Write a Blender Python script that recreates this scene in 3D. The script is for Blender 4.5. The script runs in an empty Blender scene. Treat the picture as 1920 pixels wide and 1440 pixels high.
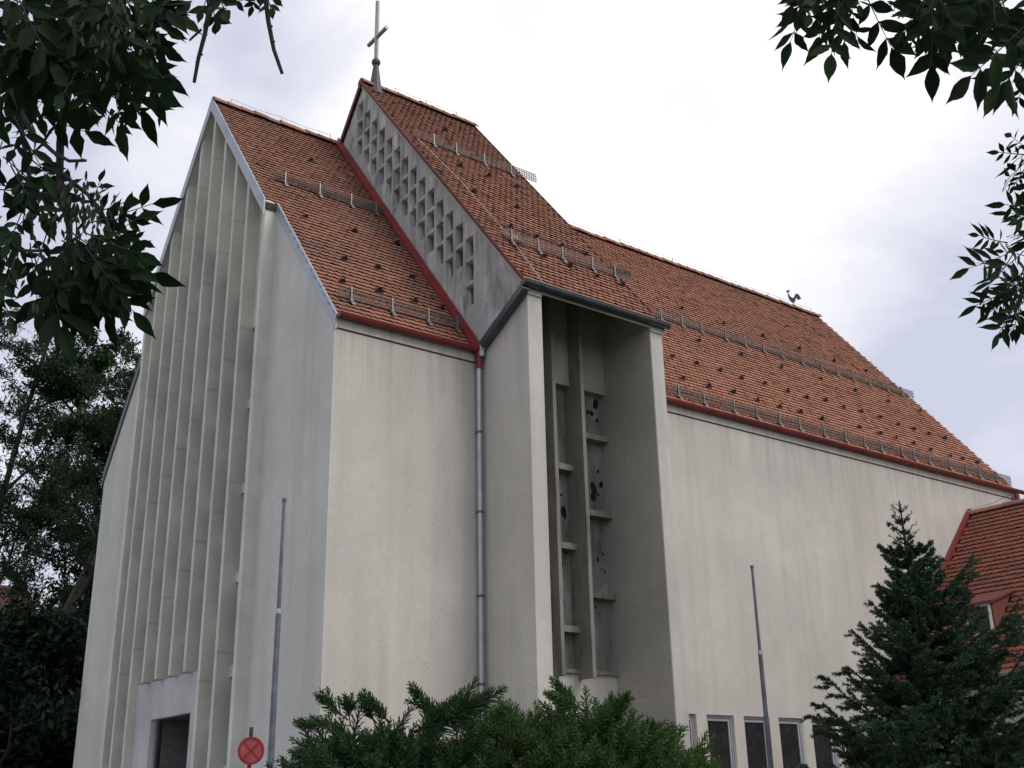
import bpy, bmesh, math, random
import numpy as np
from mathutils import Vector, Matrix
random.seed(7)
rng = np.random.default_rng(11)
C = bpy.context.scene.collection
S = bpy.context.scene
PI = math.pi
V = Vector

# ------------------------------------------------------------------ camera
CAM = V((-10.045, -18.900, 1.6))
YAW, PITCH, ROLL, FPX = 0.9160, 0.3566, -0.0208, 2126.24
_F = V((math.cos(YAW)*math.cos(PITCH), math.sin(YAW)*math.cos(PITCH), math.sin(PITCH)))
_R = V((math.sin(YAW), -math.cos(YAW), 0))
_U = _R.cross(_F)
cR = _R*math.cos(ROLL) + _U*math.sin(ROLL)
cU = _U*math.cos(ROLL) - _R*math.sin(ROLL)
cam = bpy.data.cameras.new('camera'); co = bpy.data.objects.new('camera', cam); C.objects.link(co)
M = Matrix((cR, cU, -_F)).transposed().to_4x4(); M.translation = CAM; co.matrix_world = M
cam.sensor_width = 36; cam.lens = 36*FPX/1920; cam.clip_start = .1; cam.clip_end = 3000
S.camera = co

def at(u, v, D):
    """point seen in the direction of photo pixel (u, v), D metres in front of the photographer"""
    return CAM + (_F + cR*((u-960)/FPX) - cU*((v-720)/FPX))*D

R2 = V((cR.x, cR.y, 0)).normalized(); F2 = V((_F.x, _F.y, 0)).normalized()

# ------------------------------------------------------------------ helpers
class MB:
    def __init__(s): s.v = []; s.f = []; s.m = []
    def face(s, pts, m=0):
        i = len(s.v); s.v.extend([tuple(p) for p in pts]); s.f.append(tuple(range(i, i+len(pts)))); s.m.append(m)
    def add(s, vs, fs, m=0):
        i = len(s.v); s.v.extend([tuple(p) for p in vs]); s.f.extend([tuple(a+i for a in f) for f in fs]); s.m.extend([m]*len(fs))
    def box(s, a, b, m=0):
        x0, y0, z0 = a; x1, y1, z1 = b
        s.add([(x0,y0,z0),(x1,y0,z0),(x1,y1,z0),(x0,y1,z0),(x0,y0,z1),(x1,y0,z1),(x1,y1,z1),(x0,y1,z1)],
              [(0,3,2,1),(4,5,6,7),(0,1,5,4),(1,2,6,5),(2,3,7,6),(3,0,4,7)], m)
    def prism(s, poly, a, b, axis='x', m=0):
        """poly = (p, q) pairs; axis x: (y,z); axis y: (x,z); axis z: (x,y)"""
        def P(p, t):
            return {'x': (t, p[0], p[1]), 'y': (p[0], t, p[1]), 'z': (p[0], p[1], t)}[axis]
        n = len(poly); vs = [P(p, a) for p in poly]+[P(p, b) for p in poly]
        s.add(vs, [tuple(range(n))[::-1], tuple(range(n, 2*n))]+[(i, (i+1) % n, n+(i+1) % n, n+i) for i in range(n)], m)
    def tube(s, pts, rad, n=8, m=0, cap=True):
        pts = [V(p) for p in pts]
        if not hasattr(rad, '__len__'): rad = [rad]*len(pts)
        i0 = len(s.v); prev = None
        for k, p in enumerate(pts):
            d = (pts[min(k+1, len(pts)-1)]-pts[max(k-1, 0)]).normalized()
            if prev is None:
                a = d.orthogonal().normalized()
            else:
                a = (prev - d*prev.dot(d)).normalized()
            prev = a; b = d.cross(a)
            for j in range(n):
                t = 2*PI*j/n; s.v.append(tuple(p+(a*math.cos(t)+b*math.sin(t))*rad[k]))
        for k in range(len(pts)-1):
            for j in range(n):
                s.f.append((i0+k*n+j, i0+k*n+(j+1) % n, i0+(k+1)*n+(j+1) % n, i0+(k+1)*n+j)); s.m.append(m)
        if cap:
            s.f.append(tuple(i0+j for j in range(n))[::-1]); s.m.append(m)
            e = i0+(len(pts)-1)*n; s.f.append(tuple(e+j for j in range(n))); s.m.append(m)
    def obox(s, c, ax, ay, az, hx, hy, hz, m=0):
        c, ax, ay, az = V(c), V(ax), V(ay), V(az); vs = []
        for dz in (-1, 1):
            for dx, dy in ((-1,-1),(1,-1),(1,1),(-1,1)):
                vs.append(c+ax*hx*dx+ay*hy*dy+az*hz*dz)
        s.add(vs, [(0,3,2,1),(4,5,6,7),(0,1,5,4),(1,2,6,5),(2,3,7,6),(3,0,4,7)], m)
    def build(s, name, mats, parent=None, smooth=False, recalc=True, bevel=0):
        me = bpy.data.meshes.new(name); me.from_pydata(s.v, [], s.f)
        if not isinstance(mats, (list, tuple)): mats = [mats]
        for mt in mats: me.materials.append(mt)
        if len(mats) > 1: me.polygons.foreach_set('material_index', s.m)
        if smooth: me.polygons.foreach_set('use_smooth', [True]*len(me.polygons))
        if recalc:
            bm = bmesh.new(); bm.from_mesh(me); bmesh.ops.recalc_face_normals(bm, faces=bm.faces); bm.to_mesh(me); bm.free()
        me.update()
        o = bpy.data.objects.new(name, me); C.objects.link(o)
        if parent: o.parent = parent
        if bevel:
            md = o.modifiers.new('bevel', 'BEVEL'); md.width = bevel; md.segments = 2; md.limit_method = 'ANGLE'
        return o

def raw_mesh(name, verts, faces, mats, parent=None, midx=None, smooth=False):
    """fast mesh from numpy arrays: faces (n,k)"""
    me = bpy.data.meshes.new(name)
    n, k = faces.shape
    me.vertices.add(len(verts)); me.vertices.foreach_set('co', verts.astype(np.float32).ravel())
    me.loops.add(n*k); me.loops.foreach_set('vertex_index', faces.astype(np.int32).ravel())
    me.polygons.add(n); me.polygons.foreach_set('loop_start', np.arange(0, n*k, k, dtype=np.int32))
    if not isinstance(mats, (list, tuple)): mats = [mats]
    for mt in mats: me.materials.append(mt)
    if midx is not None: me.polygons.foreach_set('material_index', midx.astype(np.int32))
    if smooth: me.polygons.foreach_set('use_smooth', np.ones(n, dtype=bool))
    me.update(calc_edges=True); me.validate()
    o = bpy.data.objects.new(name, me); C.objects.link(o)
    if parent: o.parent = parent
    return o

def tag(o, label=None, cat=None, group=None, kind=None):
    if label: o['label'] = label
    if cat: o['category'] = cat
    if group: o['group'] = group
    if kind: o['kind'] = kind
    return o
def thing(name, label, cat, loc=(0,0,0), group=None):
    o = bpy.data.objects.new(name, None); C.objects.link(o); o.location = loc; o.empty_display_size = .3
    return tag(o, label, cat, group)
def under(o, parent):
    """parent o to an Empty that stands away from the origin, keeping o's mesh in world coordinates"""
    o.parent = parent; o.location = tuple(-c for c in parent.location); return o

def holed(name, outer, holes, thick, place, mat, parent):
    """flat plate with openings: outline and holes as 2D points, filled and extruded, then placed by a function"""
    cu = bpy.data.curves.new(name, 'CURVE'); cu.dimensions = '2D'; cu.fill_mode = 'BOTH'; cu.extrude = thick/2
    for poly in [outer]+holes:
        sp = cu.splines.new('POLY'); sp.points.add(len(poly)-1)
        for i, p in enumerate(poly): sp.points[i].co = (p[0], p[1], 0, 1)
        sp.use_cyclic_u = True
    ob = bpy.data.objects.new(name+'_outline', cu); C.objects.link(ob)
    dg = bpy.context.evaluated_depsgraph_get(); dg.update()
    me = bpy.data.meshes.new_from_object(ob.evaluated_get(dg)); bpy.data.objects.remove(ob); bpy.data.curves.remove(cu)
    for v in me.vertices: v.co = place(v.co.x, v.co.y, v.co.z)
    bm = bmesh.new(); bm.from_mesh(me); bmesh.ops.remove_doubles(bm, verts=bm.verts, dist=.0005)
    bmesh.ops.recalc_face_normals(bm, faces=bm.faces); bm.to_mesh(me); bm.free()
    me.materials.clear(); me.materials.append(mat); me.name = name
    o = bpy.data.objects.new(name, me); C.objects.link(o)
    if parent: o.parent = parent
    return o

# ------------------------------------------------------------------ materials
def newmat(name):
    m = bpy.data.materials.new(name); m.use_nodes = True; nt = m.node_tree; nt.nodes.clear()
    out = nt.nodes.new('ShaderNodeOutputMaterial'); b = nt.nodes.new('ShaderNodeBsdfPrincipled')
    nt.links.new(b.outputs[0], out.inputs[0]); return m, nt, b
def N(nt, typ, **kw):
    n = nt.nodes.new(typ)
    for k, v in kw.items():
        if k in n.inputs: n.inputs[k].default_value = v
        else: setattr(n, k, v)
    return n
def ramp(nt, src, stops):
    r = nt.nodes.new('ShaderNodeValToRGB'); e = r.color_ramp.elements
    while len(e) < len(stops): e.new(.5)
    for i, (p, c) in enumerate(stops):
        e[i].position = p; e[i].color = (c, c, c, 1) if not hasattr(c, '__len__') else (*c, 1)
    nt.links.new(src, r.inputs[0]); return r.outputs[0]
def noise(nt, scale, detail=4, vec=None, rough=.55, dist=0):
    n = N(nt, 'ShaderNodeTexNoise', Scale=scale, Detail=detail, Roughness=rough, Distortion=dist)
    if vec is not None: nt.links.new(vec, n.inputs['Vector'])
    return n.outputs['Fac']
def coords(nt, scale=(1,1,1), loc=(0,0,0)):
    g = nt.nodes.new('ShaderNodeNewGeometry'); mp = nt.nodes.new('ShaderNodeMapping')
    mp.inputs['Scale'].default_value = scale; mp.inputs['Location'].default_value = loc
    nt.links.new(g.outputs['Position'], mp.inputs['Vector']); return mp.outputs[0]
def mix(nt, fac, a, b, mode='MIX'):
    m = nt.nodes.new('ShaderNodeMix'); m.data_type = 'RGBA'; m.blend_type = mode
    if isinstance(fac, (int, float)): m.inputs['Factor'].default_value = fac
    else: nt.links.new(fac, m.inputs['Factor'])
    for s, x in ((6, a), (7, b)):
        if hasattr(x, '__len__'): m.inputs[s].default_value = (*x, 1)
        else: nt.links.new(x, m.inputs[s])
    return m.outputs[2]
def mathn(nt, op, a, b=None, c=None):
    m = nt.nodes.new('ShaderNodeMath'); m.operation = op
    for i, x in enumerate((a, b, c)):
        if x is None: continue
        if isinstance(x, (int, float)): m.inputs[i].default_value = x
        else: nt.links.new(x, m.inputs[i])
    return m.outputs[0]
def bump(nt, b, h, strength=.3, dist=.01):
    n = N(nt, 'ShaderNodeBump', Strength=strength, Distance=dist); nt.links.new(h, n.inputs['Height']); nt.links.new(n.outputs[0], b.inputs['Normal'])

def plaster(name, col, pit=.5, blotch=.16, streak=.12, rough_scale=38, bands=()):
    m, nt, b = newmat(name); P = coords(nt)
    big = noise(nt, .45, 5, P); c = mix(nt, ramp(nt, big, [(.35, 0), (.68, 1)]), tuple(x*(1-blotch) for x in col), tuple(x*(1+blotch*.55) for x in col))
    mid = noise(nt, 2.2, 6, P, .65)
    c = mix(nt, mathn(nt, 'MULTIPLY', ramp(nt, mid, [(.42, 0), (.7, 1)]), .5), c, (col[0]*.9, col[1]*.86, col[2]*.84))
    st = noise(nt, 1, 5, coords(nt, (2.6, 2.6, .16)), .6)
    c = mix(nt, mathn(nt, 'MULTIPLY', ramp(nt, st, [(.48, 0), (.72, 1)]), streak*2.2), c, tuple(x*.62 for x in col))
    # ticks of roughcast: short dark marks
    tk = noise(nt, 1, 3, coords(nt, (7, 7, 24)), .6)
    c = mix(nt, mathn(nt, 'MULTIPLY', ramp(nt, tk, [(.60, 0), (.70, 1)]), pit), c, tuple(x*.5 for x in col))
    md2 = noise(nt, 11, 5, P, .7)
    c = mix(nt, mathn(nt, 'MULTIPLY', ramp(nt, md2, [(.40, 1), (.58, 0)]), .16), c, tuple(x*.7 for x in col))
    c = mix(nt, mathn(nt, 'MULTIPLY', ramp(nt, noise(nt, 16, 4, coords(nt, (1,1,1), (3,9,4)), .7), [(.56, 0), (.72, 1)]), .22), c, tuple(min(1, x*1.2) for x in col))
    vo = nt.nodes.new('ShaderNodeTexVoronoi'); vo.feature = 'DISTANCE_TO_EDGE'; vo.inputs['Scale'].default_value = .38
    wv = nt.nodes.new('ShaderNodeVectorMath'); wv.operation = 'ADD'; nt.links.new(P, wv.inputs[0]); nc_ = N(nt, 'ShaderNodeTexNoise', Scale=2.5, Detail=5); nt.links.new(P, nc_.inputs['Vector']); nt.links.new(nc_.outputs['Color'], wv.inputs[1]); nt.links.new(wv.outputs[0], vo.inputs['Vector'])
    ck = mathn(nt, 'MULTIPLY', mathn(nt, 'LESS_THAN', vo.outputs['Distance'], .0035), ramp(nt, noise(nt, .6, 3, P), [(.52, 0), (.62, .3)]))
    c = mix(nt, ck, c, tuple(x*.5 for x in col))
    fine = noise(nt, 60, 3, P)
    c = mix(nt, mathn(nt, 'MULTIPLY', ramp(nt, fine, [(.35, 1), (.6, 0)]), .22), c, tuple(x*.72 for x in col))
    g = nt.nodes.new('ShaderNodeSeparateXYZ'); nt.links.new(P, g.inputs[0])
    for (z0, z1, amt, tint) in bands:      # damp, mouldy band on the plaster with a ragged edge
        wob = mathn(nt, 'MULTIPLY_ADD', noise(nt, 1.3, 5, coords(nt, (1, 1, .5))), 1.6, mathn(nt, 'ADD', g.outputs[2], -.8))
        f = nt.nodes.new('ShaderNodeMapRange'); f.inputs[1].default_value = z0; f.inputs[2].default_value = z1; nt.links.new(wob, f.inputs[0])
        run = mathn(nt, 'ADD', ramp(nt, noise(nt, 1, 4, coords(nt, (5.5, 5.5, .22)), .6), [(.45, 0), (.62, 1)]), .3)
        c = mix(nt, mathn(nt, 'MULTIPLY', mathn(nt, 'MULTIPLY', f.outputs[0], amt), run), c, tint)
    nt.links.new(c, b.inputs['Base Color']); b.inputs['Roughness'].default_value = .93
    h = mathn(nt, 'ADD', noise(nt, rough_scale, 4, P, .7), mathn(nt, 'MULTIPLY', noise(nt, 9, 3, P), .8)); bump(nt, b, h, .45, .012); return m
def concrete(name, col, stain=.5, joints=0, white=0):
    m, nt, b = newmat(name); P = coords(nt)
    c = mix(nt, ramp(nt, noise(nt, .9, 6, P, .6), [(.35, 0), (.65, 1)]), tuple(x*.86 for x in col), tuple(x*1.08 for x in col))
    st = noise(nt, 1, 6, coords(nt, (3.2, 3.2, .7)), .65)
    c = mix(nt, mathn(nt, 'MULTIPLY', ramp(nt, st, [(.5, 0), (.66, 1)]), stain), c, tuple(x*.4 for x in col))
    if white:
        w = noise(nt, 1, 5, coords(nt, (2.2, 2.2, .8), (7, 3, 1)), .6)
        c = mix(nt, mathn(nt, 'MULTIPLY', ramp(nt, w, [(.56, 0), (.66, 1)]), white), c, (.55, .55, .58))
    if joints:
        g = nt.nodes.new('ShaderNodeSeparateXYZ'); nt.links.new(coords(nt, (1,1,1), (0,0,.2)), g.inputs[0])
        f = mathn(nt, 'LESS_THAN', mathn(nt, 'FRACT', mathn(nt, 'MULTIPLY', mathn(nt, 'ADD', g.outputs[2], mathn(nt, 'MULTIPLY', g.outputs[1], .6)), 1/joints)), .016)
        c = mix(nt, mathn(nt, 'MULTIPLY', f, .3), c, tuple(x*.4 for x in col))
    nt.links.new(c, b.inputs['Base Color']); b.inputs['Roughness'].default_value = .9
    bump(nt, b, noise(nt, 30, 4, P, .7), .3, .008); return m
def tilemat(name, cols, dirt=(.27,.125,.09), dirt_amt=.5, dirt_pos=(.45,.7), fresh=.985):
    m, nt, b = newmat(name); P = coords(nt)
    g = nt.nodes.new('ShaderNodeNewGeometry'); r = g.outputs['Random Per Island']
    c = ramp(nt, r, [(0, cols[0]), (.35, cols[1]), (.7, cols[2]), (fresh, cols[2]), (1, cols[3])])
    c = mix(nt, mathn(nt, 'MULTIPLY', ramp(nt, noise(nt, .42, 6, P, .62), [(dirt_pos[0], 0), (dirt_pos[1], 1)]), dirt_amt), c, dirt)
    c = mix(nt, mathn(nt, 'MULTIPLY', ramp(nt, noise(nt, 5, 5, P, .7), [(.52, 0), (.7, 1)]), .3), c, tuple(x*.8 for x in dirt))
    nt.links.new(c, b.inputs['Base Color']); b.inputs['Roughness'].default_value = .85
    bump(nt, b, noise(nt, 60, 3, P), .25, .004); return m
def plain(name, col, rough=.6, metal=0, var=.2, scale=6, bmp=.1):
    m, nt, b = newmat(name); P = coords(nt)
    c = mix(nt, ramp(nt, noise(nt, scale, 5, P, .6), [(.3, 0), (.7, 1)]), tuple(x*(1-var) for x in col), tuple(min(1, x*(1+var)) for x in col))
    nt.links.new(c, b.inputs['Base Color']); b.inputs['Roughness'].default_value = rough; b.inputs['Metallic'].default_value = metal
    if bmp: bump(nt, b, noise(nt, scale*6, 3, P), bmp, .004)
    return m
def leafmat(name, c0, c1, c2, trans=.25, rough=.55, scale=.8):
    m, nt, b = newmat(name); P = coords(nt)
    g = nt.nodes.new('ShaderNodeNewGeometry')
    c = ramp(nt, g.outputs['Random Per Island'], [(0, c0), (.5, c1), (1, c2)])
    c = mix(nt, mathn(nt, 'MULTIPLY', ramp(nt, noise(nt, scale, 4, P), [(.4, 0), (.65, 1)]), .5), c, tuple(x*.6 for x in c0))
    nt.links.new(c, b.inputs['Base Color']); b.inputs['Roughness'].default_value = rough; b.inputs['Specular IOR Level'].default_value = .15
    out = [n for n in nt.nodes if n.type == 'OUTPUT_MATERIAL'][0]
    if trans:
        t = nt.nodes.new('ShaderNodeBsdfTranslucent'); nt.links.new(c, t.inputs[0]); ms = nt.nodes.new('ShaderNodeMixShader'); ms.inputs[0].default_value = trans
        nt.links.new(b.outputs[0], ms.inputs[1]); nt.links.new(t.outputs[0], ms.inputs[2]); nt.links.new(ms.outputs[0], out.inputs[0])
    return m
def glassmat(name, col=(.012,.014,.016)):
    m, nt, b = newmat(name); P = coords(nt)
    c = mix(nt, ramp(nt, noise(nt, 3, 5, P, .6, 1.5), [(.4, 0), (.7, 1)]), col, (.035,.033,.03))
    nt.links.new(c, b.inputs['Base Color']); b.inputs['Roughness'].default_value = .12; b.inputs['IOR'].default_value = 1.45
    bump(nt, b, noise(nt, 4, 2, P), .08, .01); return m

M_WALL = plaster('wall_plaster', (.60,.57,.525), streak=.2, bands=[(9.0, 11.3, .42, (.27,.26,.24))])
M_FACADE = plaster('facade_plaster', (.60,.60,.575), pit=.35, streak=.2)
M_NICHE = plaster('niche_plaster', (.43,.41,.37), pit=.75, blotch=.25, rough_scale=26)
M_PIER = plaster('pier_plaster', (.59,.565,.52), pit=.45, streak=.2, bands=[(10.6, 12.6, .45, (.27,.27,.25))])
M_BELFRY = concrete('belfry_concrete', (.375,.38,.375), .85, white=.85)
M_FIN = concrete('fin_concrete', (.56,.552,.50), .10, joints=3.7)
M_FINEDGE = concrete('frame_concrete', (.60,.60,.55), .15)
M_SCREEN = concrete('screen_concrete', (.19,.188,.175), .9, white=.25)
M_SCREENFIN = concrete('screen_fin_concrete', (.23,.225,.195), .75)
M_PORTAL = concrete('portal_render', (.46,.46,.475), .15)
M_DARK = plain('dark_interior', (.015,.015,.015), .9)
T_COLS = [(.385,.155,.095), (.40,.163,.10), (.42,.175,.108), (.49,.22,.13)]
M_TILE = tilemat('roof_tiles', T_COLS)
M_TILE_OLD = tilemat('weathered_roof_tiles', [(.32,.135,.09), (.34,.145,.096), (.36,.157,.103), (.47,.24,.17)], dirt=(.20,.115,.085), dirt_amt=.75, dirt_pos=(.42,.64), fresh=.975)
M_TILE_WING = tilemat('wing_roof_tiles', [(.27,.09,.058), (.29,.10,.064), (.32,.11,.07), (.42,.12,.05)], dirt=(.15,.075,.06), dirt_amt=.6, fresh=.9)
M_LIP = plain('tile_edge_shade', (.07,.034,.026), .95)  # dark brown puts the shadow line of each tile row into the colour
M_UNDER = plain('roof_battens', (.02,.015,.013), .95)
M_RIDGE = tilemat('ridge_tiles', [(.27,.115,.08), (.33,.145,.10), (.37,.18,.13), (.42,.24,.18)], dirt=(.12,.09,.075), dirt_amt=.6)
M_RED = plain('red_painted_metal', (.20,.022,.022), .5, 0, .3, 3)
M_RED_DULL = plain('dull_red_paint', (.13,.022,.018), .65, 0, .35, 2)
M_ZINC = plain('zinc_sheet', (.40,.42,.45), .42, .6, .15, 3)
M_TRIM = plain('verge_metal', (.33,.36,.42), .5, .3, .12, 2)
M_DZINC = plain('dark_zinc', (.10,.115,.13), .42, .7, .25, 3)
M_GALV = plain('galvanised_steel', (.20,.205,.21), .45, .6, .15, 8)
M_WIRE = plain('dark_wire', (.12,.10,.09), .7, .3, .2)
M_POLE = plain('grey_pole_metal', (.13,.14,.17), .5, .35, .3, 4)
M_CROSS = plain('cross_metal', (.30,.31,.28), .5, .4, .15, 5)
M_LEAD = plain('lead_sheet', (.07,.075,.085), .55, .3, .3, 4)
M_FRAME = plain('window_frame_paint', (.40,.42,.46), .5, .1, .12, 3)
M_WHITE = plain('white_paint', (.65,.65,.66), .5, 0, .08, 3)
M_GLASS = glassmat('window_glass')
M_INLAY = plain('coloured_glass', (.012,.013,.02), .25, 0, .3, 6, 0)
M_CABLE = plain('cable_sheath', (.40,.28,.23), .6)
M_SIGN = plain('faded_red_sign', (.34,.028,.034), .45, 0, .1, 4, 0)
M_SIGN2 = plain('sign_blue_field', (.29,.05,.07), .5, 0, .2, 6, 0)
M_SIGN3 = plain('sign_dark_red', (.24,.008,.012), .45, 0, .12, 4, 0)
M_RUST = plain('rusty_steel', (.075,.05,.045), .8, .3, .4, 8)
M_BARK = plain('bark', (.045,.038,.032), .95, 0, .4, 7, .6)
M_TWIG = plain('twig_bark', (.035,.034,.035), .9, 0, .3, 9)

# ------------------------------------------------------------------ world, sun
SUN_AZ, SUN_EL = math.radians(-62), math.radians(44)      # azimuth from +X towards +Y
sd = V((math.cos(SUN_AZ)*math.cos(SUN_EL), math.sin(SUN_AZ)*math.cos(SUN_EL), math.sin(SUN_EL)))
w = bpy.data.worlds.new('World'); S.world = w; w.use_nodes = True; nt = w.node_tree; nt.nodes.clear()
out = nt.nodes.new('ShaderNodeOutputWorld'); bg = nt.nodes.new('ShaderNodeBackground'); nt.links.new(bg.outputs[0], out.inputs[0])
bg.inputs[1].default_value = .1
sky = nt.nodes.new('ShaderNodeTexSky'); sky.sky_type = 'NISHITA'; sky.sun_disc = False
sky.sun_elevation = SUN_EL; sky.sun_rotation = PI/2 - SUN_AZ
tc = nt.nodes.new('ShaderNodeTexCoord'); G = tc.outputs['Generated']
def dirdot(d, lo, hi):
    vd = nt.nodes.new('ShaderNodeVectorMath'); vd.operation = 'DOT_PRODUCT'; nt.links.new(G, vd.inputs[0]); vd.inputs[1].default_value = tuple(d)
    mr = nt.nodes.new('ShaderNodeMapRange'); mr.interpolation_type = 'SMOOTHSTEP'
    mr.inputs[1].default_value = lo; mr.inputs[2].default_value = hi; nt.links.new(vd.outputs['Value'], mr.inputs[0]); return mr.outputs[0]
mp = nt.nodes.new('ShaderNodeMapping'); mp.inputs['Scale'].default_value = (1, 1, 1.9); nt.links.new(G, mp.inputs[0])
n1 = noise(nt, 3.2, 7, mp.outputs[0], .5, .35)
bright = dirdot((at(1180, 330, 1)-CAM).normalized(), .955, .995)
dk1 = dirdot((at(180, 250, 1)-CAM).normalized(), .965, .995)
dk2 = dirdot((at(1840, 620, 1)-CAM).normalized(), .975, .999)
f = mathn(nt, 'ADD', ramp(nt, n1, [(.36, 0), (.68, 1)]), mathn(nt, 'MULTIPLY', bright, .7))
f = mathn(nt, 'SUBTRACT', f, mathn(nt, 'MULTIPLY', dk1, .38)); f = mathn(nt, 'SUBTRACT', f, mathn(nt, 'MULTIPLY', dk2, .20))
fc = nt.nodes.new('ShaderNodeClamp'); nt.links.new(f, fc.inputs[0])
cloud = ramp(nt, fc.outputs[0], [(0, (.66,.685,.83)), (.3, (.83,.845,.95)), (.6, (1.0,.995,1.06)), (1, (1.22,1.20,1.21))])
cl = mix(nt, 1, cloud, (10, 10, 10), 'MULTIPLY')
full = mix(nt, .93, sky.outputs[0], cl)
nt.links.new(full, bg.inputs[0])
sl = bpy.data.lights.new('sun', 'SUN'); so = bpy.data.objects.new('sun', sl); C.objects.link(so)
sl.energy = 1.5; sl.angle = math.radians(28); sl.color = (1, .95, .86)
so.rotation_euler = (-sd).to_track_quat('-Z', 'Y').to_euler()
S.view_settings.view_transform = 'Standard'; S.view_settings.look = 'None'; S.view_settings.exposure = 0; S.view_settings.gamma = 1
S.render.engine = 'CYCLES'

# ------------------------------------------------------------------ ground
mg, nt, b = newmat('grass_ground'); P = coords(nt)
c = mix(nt, ramp(nt, noise(nt, .3, 6, P), [(.4, 0), (.6, 1)]), (.035,.06,.02), (.06,.07,.035)); c = mix(nt, mathn(nt, 'MULTIPLY', noise(nt, 14, 5, P), .6), c, (.05,.06,.025))
nt.links.new(c, b.inputs['Base Color']); b.inputs['Roughness'].default_value = .95; bump(nt, b, noise(nt, 30, 4, P), .6, .04)
g = MB(); g.face([(-700,-700,0),(700,-700,0),(700,700,0),(-700,700,0)]); tag(g.build('ground', mg), kind='structure')
M_PAVE = concrete('pavement_stone', (.22,.215,.20), .3)
g = MB(); g.box((-7, -1.2, .004), (-.001, 15.5, .10)); tag(g.build('pavement', M_PAVE), kind='structure')
M_ASPH = plain('asphalt', (.05,.05,.052), .95, 0, .2, 12, .5)
g = MB(); g.face([(-40,-24,.008),(60,-24,.008),(60,-17.5,.008),(-40,-17.5,.008)]); tag(g.build('road', M_ASPH), kind='structure')

# ================================================================== CHURCH
W, HE, HR, LN = 14.0, 11.09, 20.0, 25.55
SN = (HR-HE)/(W/2)                       # nave roof rise over run
def zs(y): return HE+SN*min(y, W-y)      # nave roof surface
D0, Y1 = .31, 3.12                       # projection and inner edge of the gable frame
LF, LB, TP, PP = 3.61, 7.545, .36, 1.715 # belfry front, back, pier thickness, projection
YB, HB, ZP = 5.71, 21.47, 12.16
SB = (HB-ZP)/(YB+PP)
def zb(y): return ZP+SB*(y+PP) if y < YB else HB-SN*(y-YB)
church = thing('church', 'tall pale modern church with ribbed gable front, belfry and red tiled roof', 'church', (0,0,0))

# --- walls
wl = MB(); wall_front = holed('side_wall', [(0,0),(LF+.1,0),(LF+.1,HE-.06),(0,HE-.06)], [], .4, lambda x,y,z: V((x, .2+z, y)), M_WALL, church)
XW = [8.66, 9.91, 11.16, 12.40, 13.64, 14.88, 16.12]
holed('side_wall', [(LB-.1,0),(LN,0),(LN,HE-.06),(LB-.1,HE-.06)], [[(x,.95),(x+.91,.95),(x+.91,3.5),(x,3.5)] for x in XW], .4, lambda x,y,z: V((x, .2+z, y)), M_WALL, church)
g = MB()
g.prism([(0,0),(Y1,0),(Y1,zs(Y1)-.2),(0,zs(0)-.2)], -.03, -.0005, 'x'); g.prism([(.42,0),(Y1,0),(Y1,zs(Y1)-.2),(.42,zs(.4)-.2)], 0, .4, 'x')
g.build('front_wall', M_FACADE, church)
g = MB(); g.prism([(W-Y1,0),(W,0),(W,zs(0)-.1),(W-Y1,zs(Y1)-.2)], 0, .4, 'x'); g.build('front_wall', M_FACADE, church)
g = MB(); g.box((.4, W-.4, 0), (LN, W, HE-.1)); g.build('rear_side_wall', M_WALL, church)
g = MB(); g.prism([(.4,0),(W-.4,0),(W-.4,zs(.4)-.2),(W/2,HR-.2),(.4,zs(.4)-.2)], LN-.4, LN-.002, 'x'); g.build('end_wall', M_WALL, church)
# cornice band under the eaves, with a dark strip painting the shadow line beneath it
for x0, x1 in ((-.012, LF), (LB, LN+.01)):
    g = MB(); g.box((x0, -.028, 10.77), (x1, .01, 11.02)); g.build('cornice', M_WALL, church); g = MB(); g.box((x0+.013, -.010, 10.742), (x1-.002, .0, 10.7695)); g.build('drip_shadow_strip', M_LIP, church)

# --- gable frame and fins
def slab(x0, x1, ya, yb, top=-.06, th=.22, f=zs, n=1):
    g = MB(); ys = [ya, yb] if not (ya < W/2 < yb) else [ya, W/2, yb]
    up = [(y, f(y)+top) for y in ys]; lo = [(y, f(y)+top-th) for y in reversed(ys)]
    g.prism(up+lo, x0, x1, 'x'); return g
roof = slab(0.002, LN, .015, W-.015).build('roof', M_UNDER, church)
s1 = slab(-D0-.02, 0.0, Y1+.001, W-Y1-.001); s1.build('gable_soffit', M_FIN, church)
FY = [4.19, 5.03, 5.88, 6.75, 7.60, 8.43, 9.28, 10.14]
def fin(y, zbase=0., x0=-D0, x1=.36, th=.13):
    g = MB(); a, b_ = y-th/2, y+th/2; f = lambda t: zs(t)-.27
    g.prism([(a,zbase),(b_,zbase),(b_,f(b_)),(a,f(a))] if not a < W/2 < b_ else [(a,zbase),(b_,zbase),(b_,f(b_)),(W/2,f(W/2)),(a,f(a))], x0, x1, 'x')
    return g
for i, y in enumerate(FY):
    cut = 2 <= i <= 5
    fin(y, 4.52 if cut else 0).build('fin', M_FIN, church, bevel=.012)
# outer jambs of the frame
for a, b_ in ((Y1, Y1+.16), (W-Y1-.16, W-Y1)):
    g = MB(); g.prism([(a,0),(b_,0),(b_,zs(b_)-.27),(a,zs(a)-.27)], -D0, .02, 'x'); g.build('frame_jamb', M_FINEDGE, church, bevel=.012)
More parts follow.
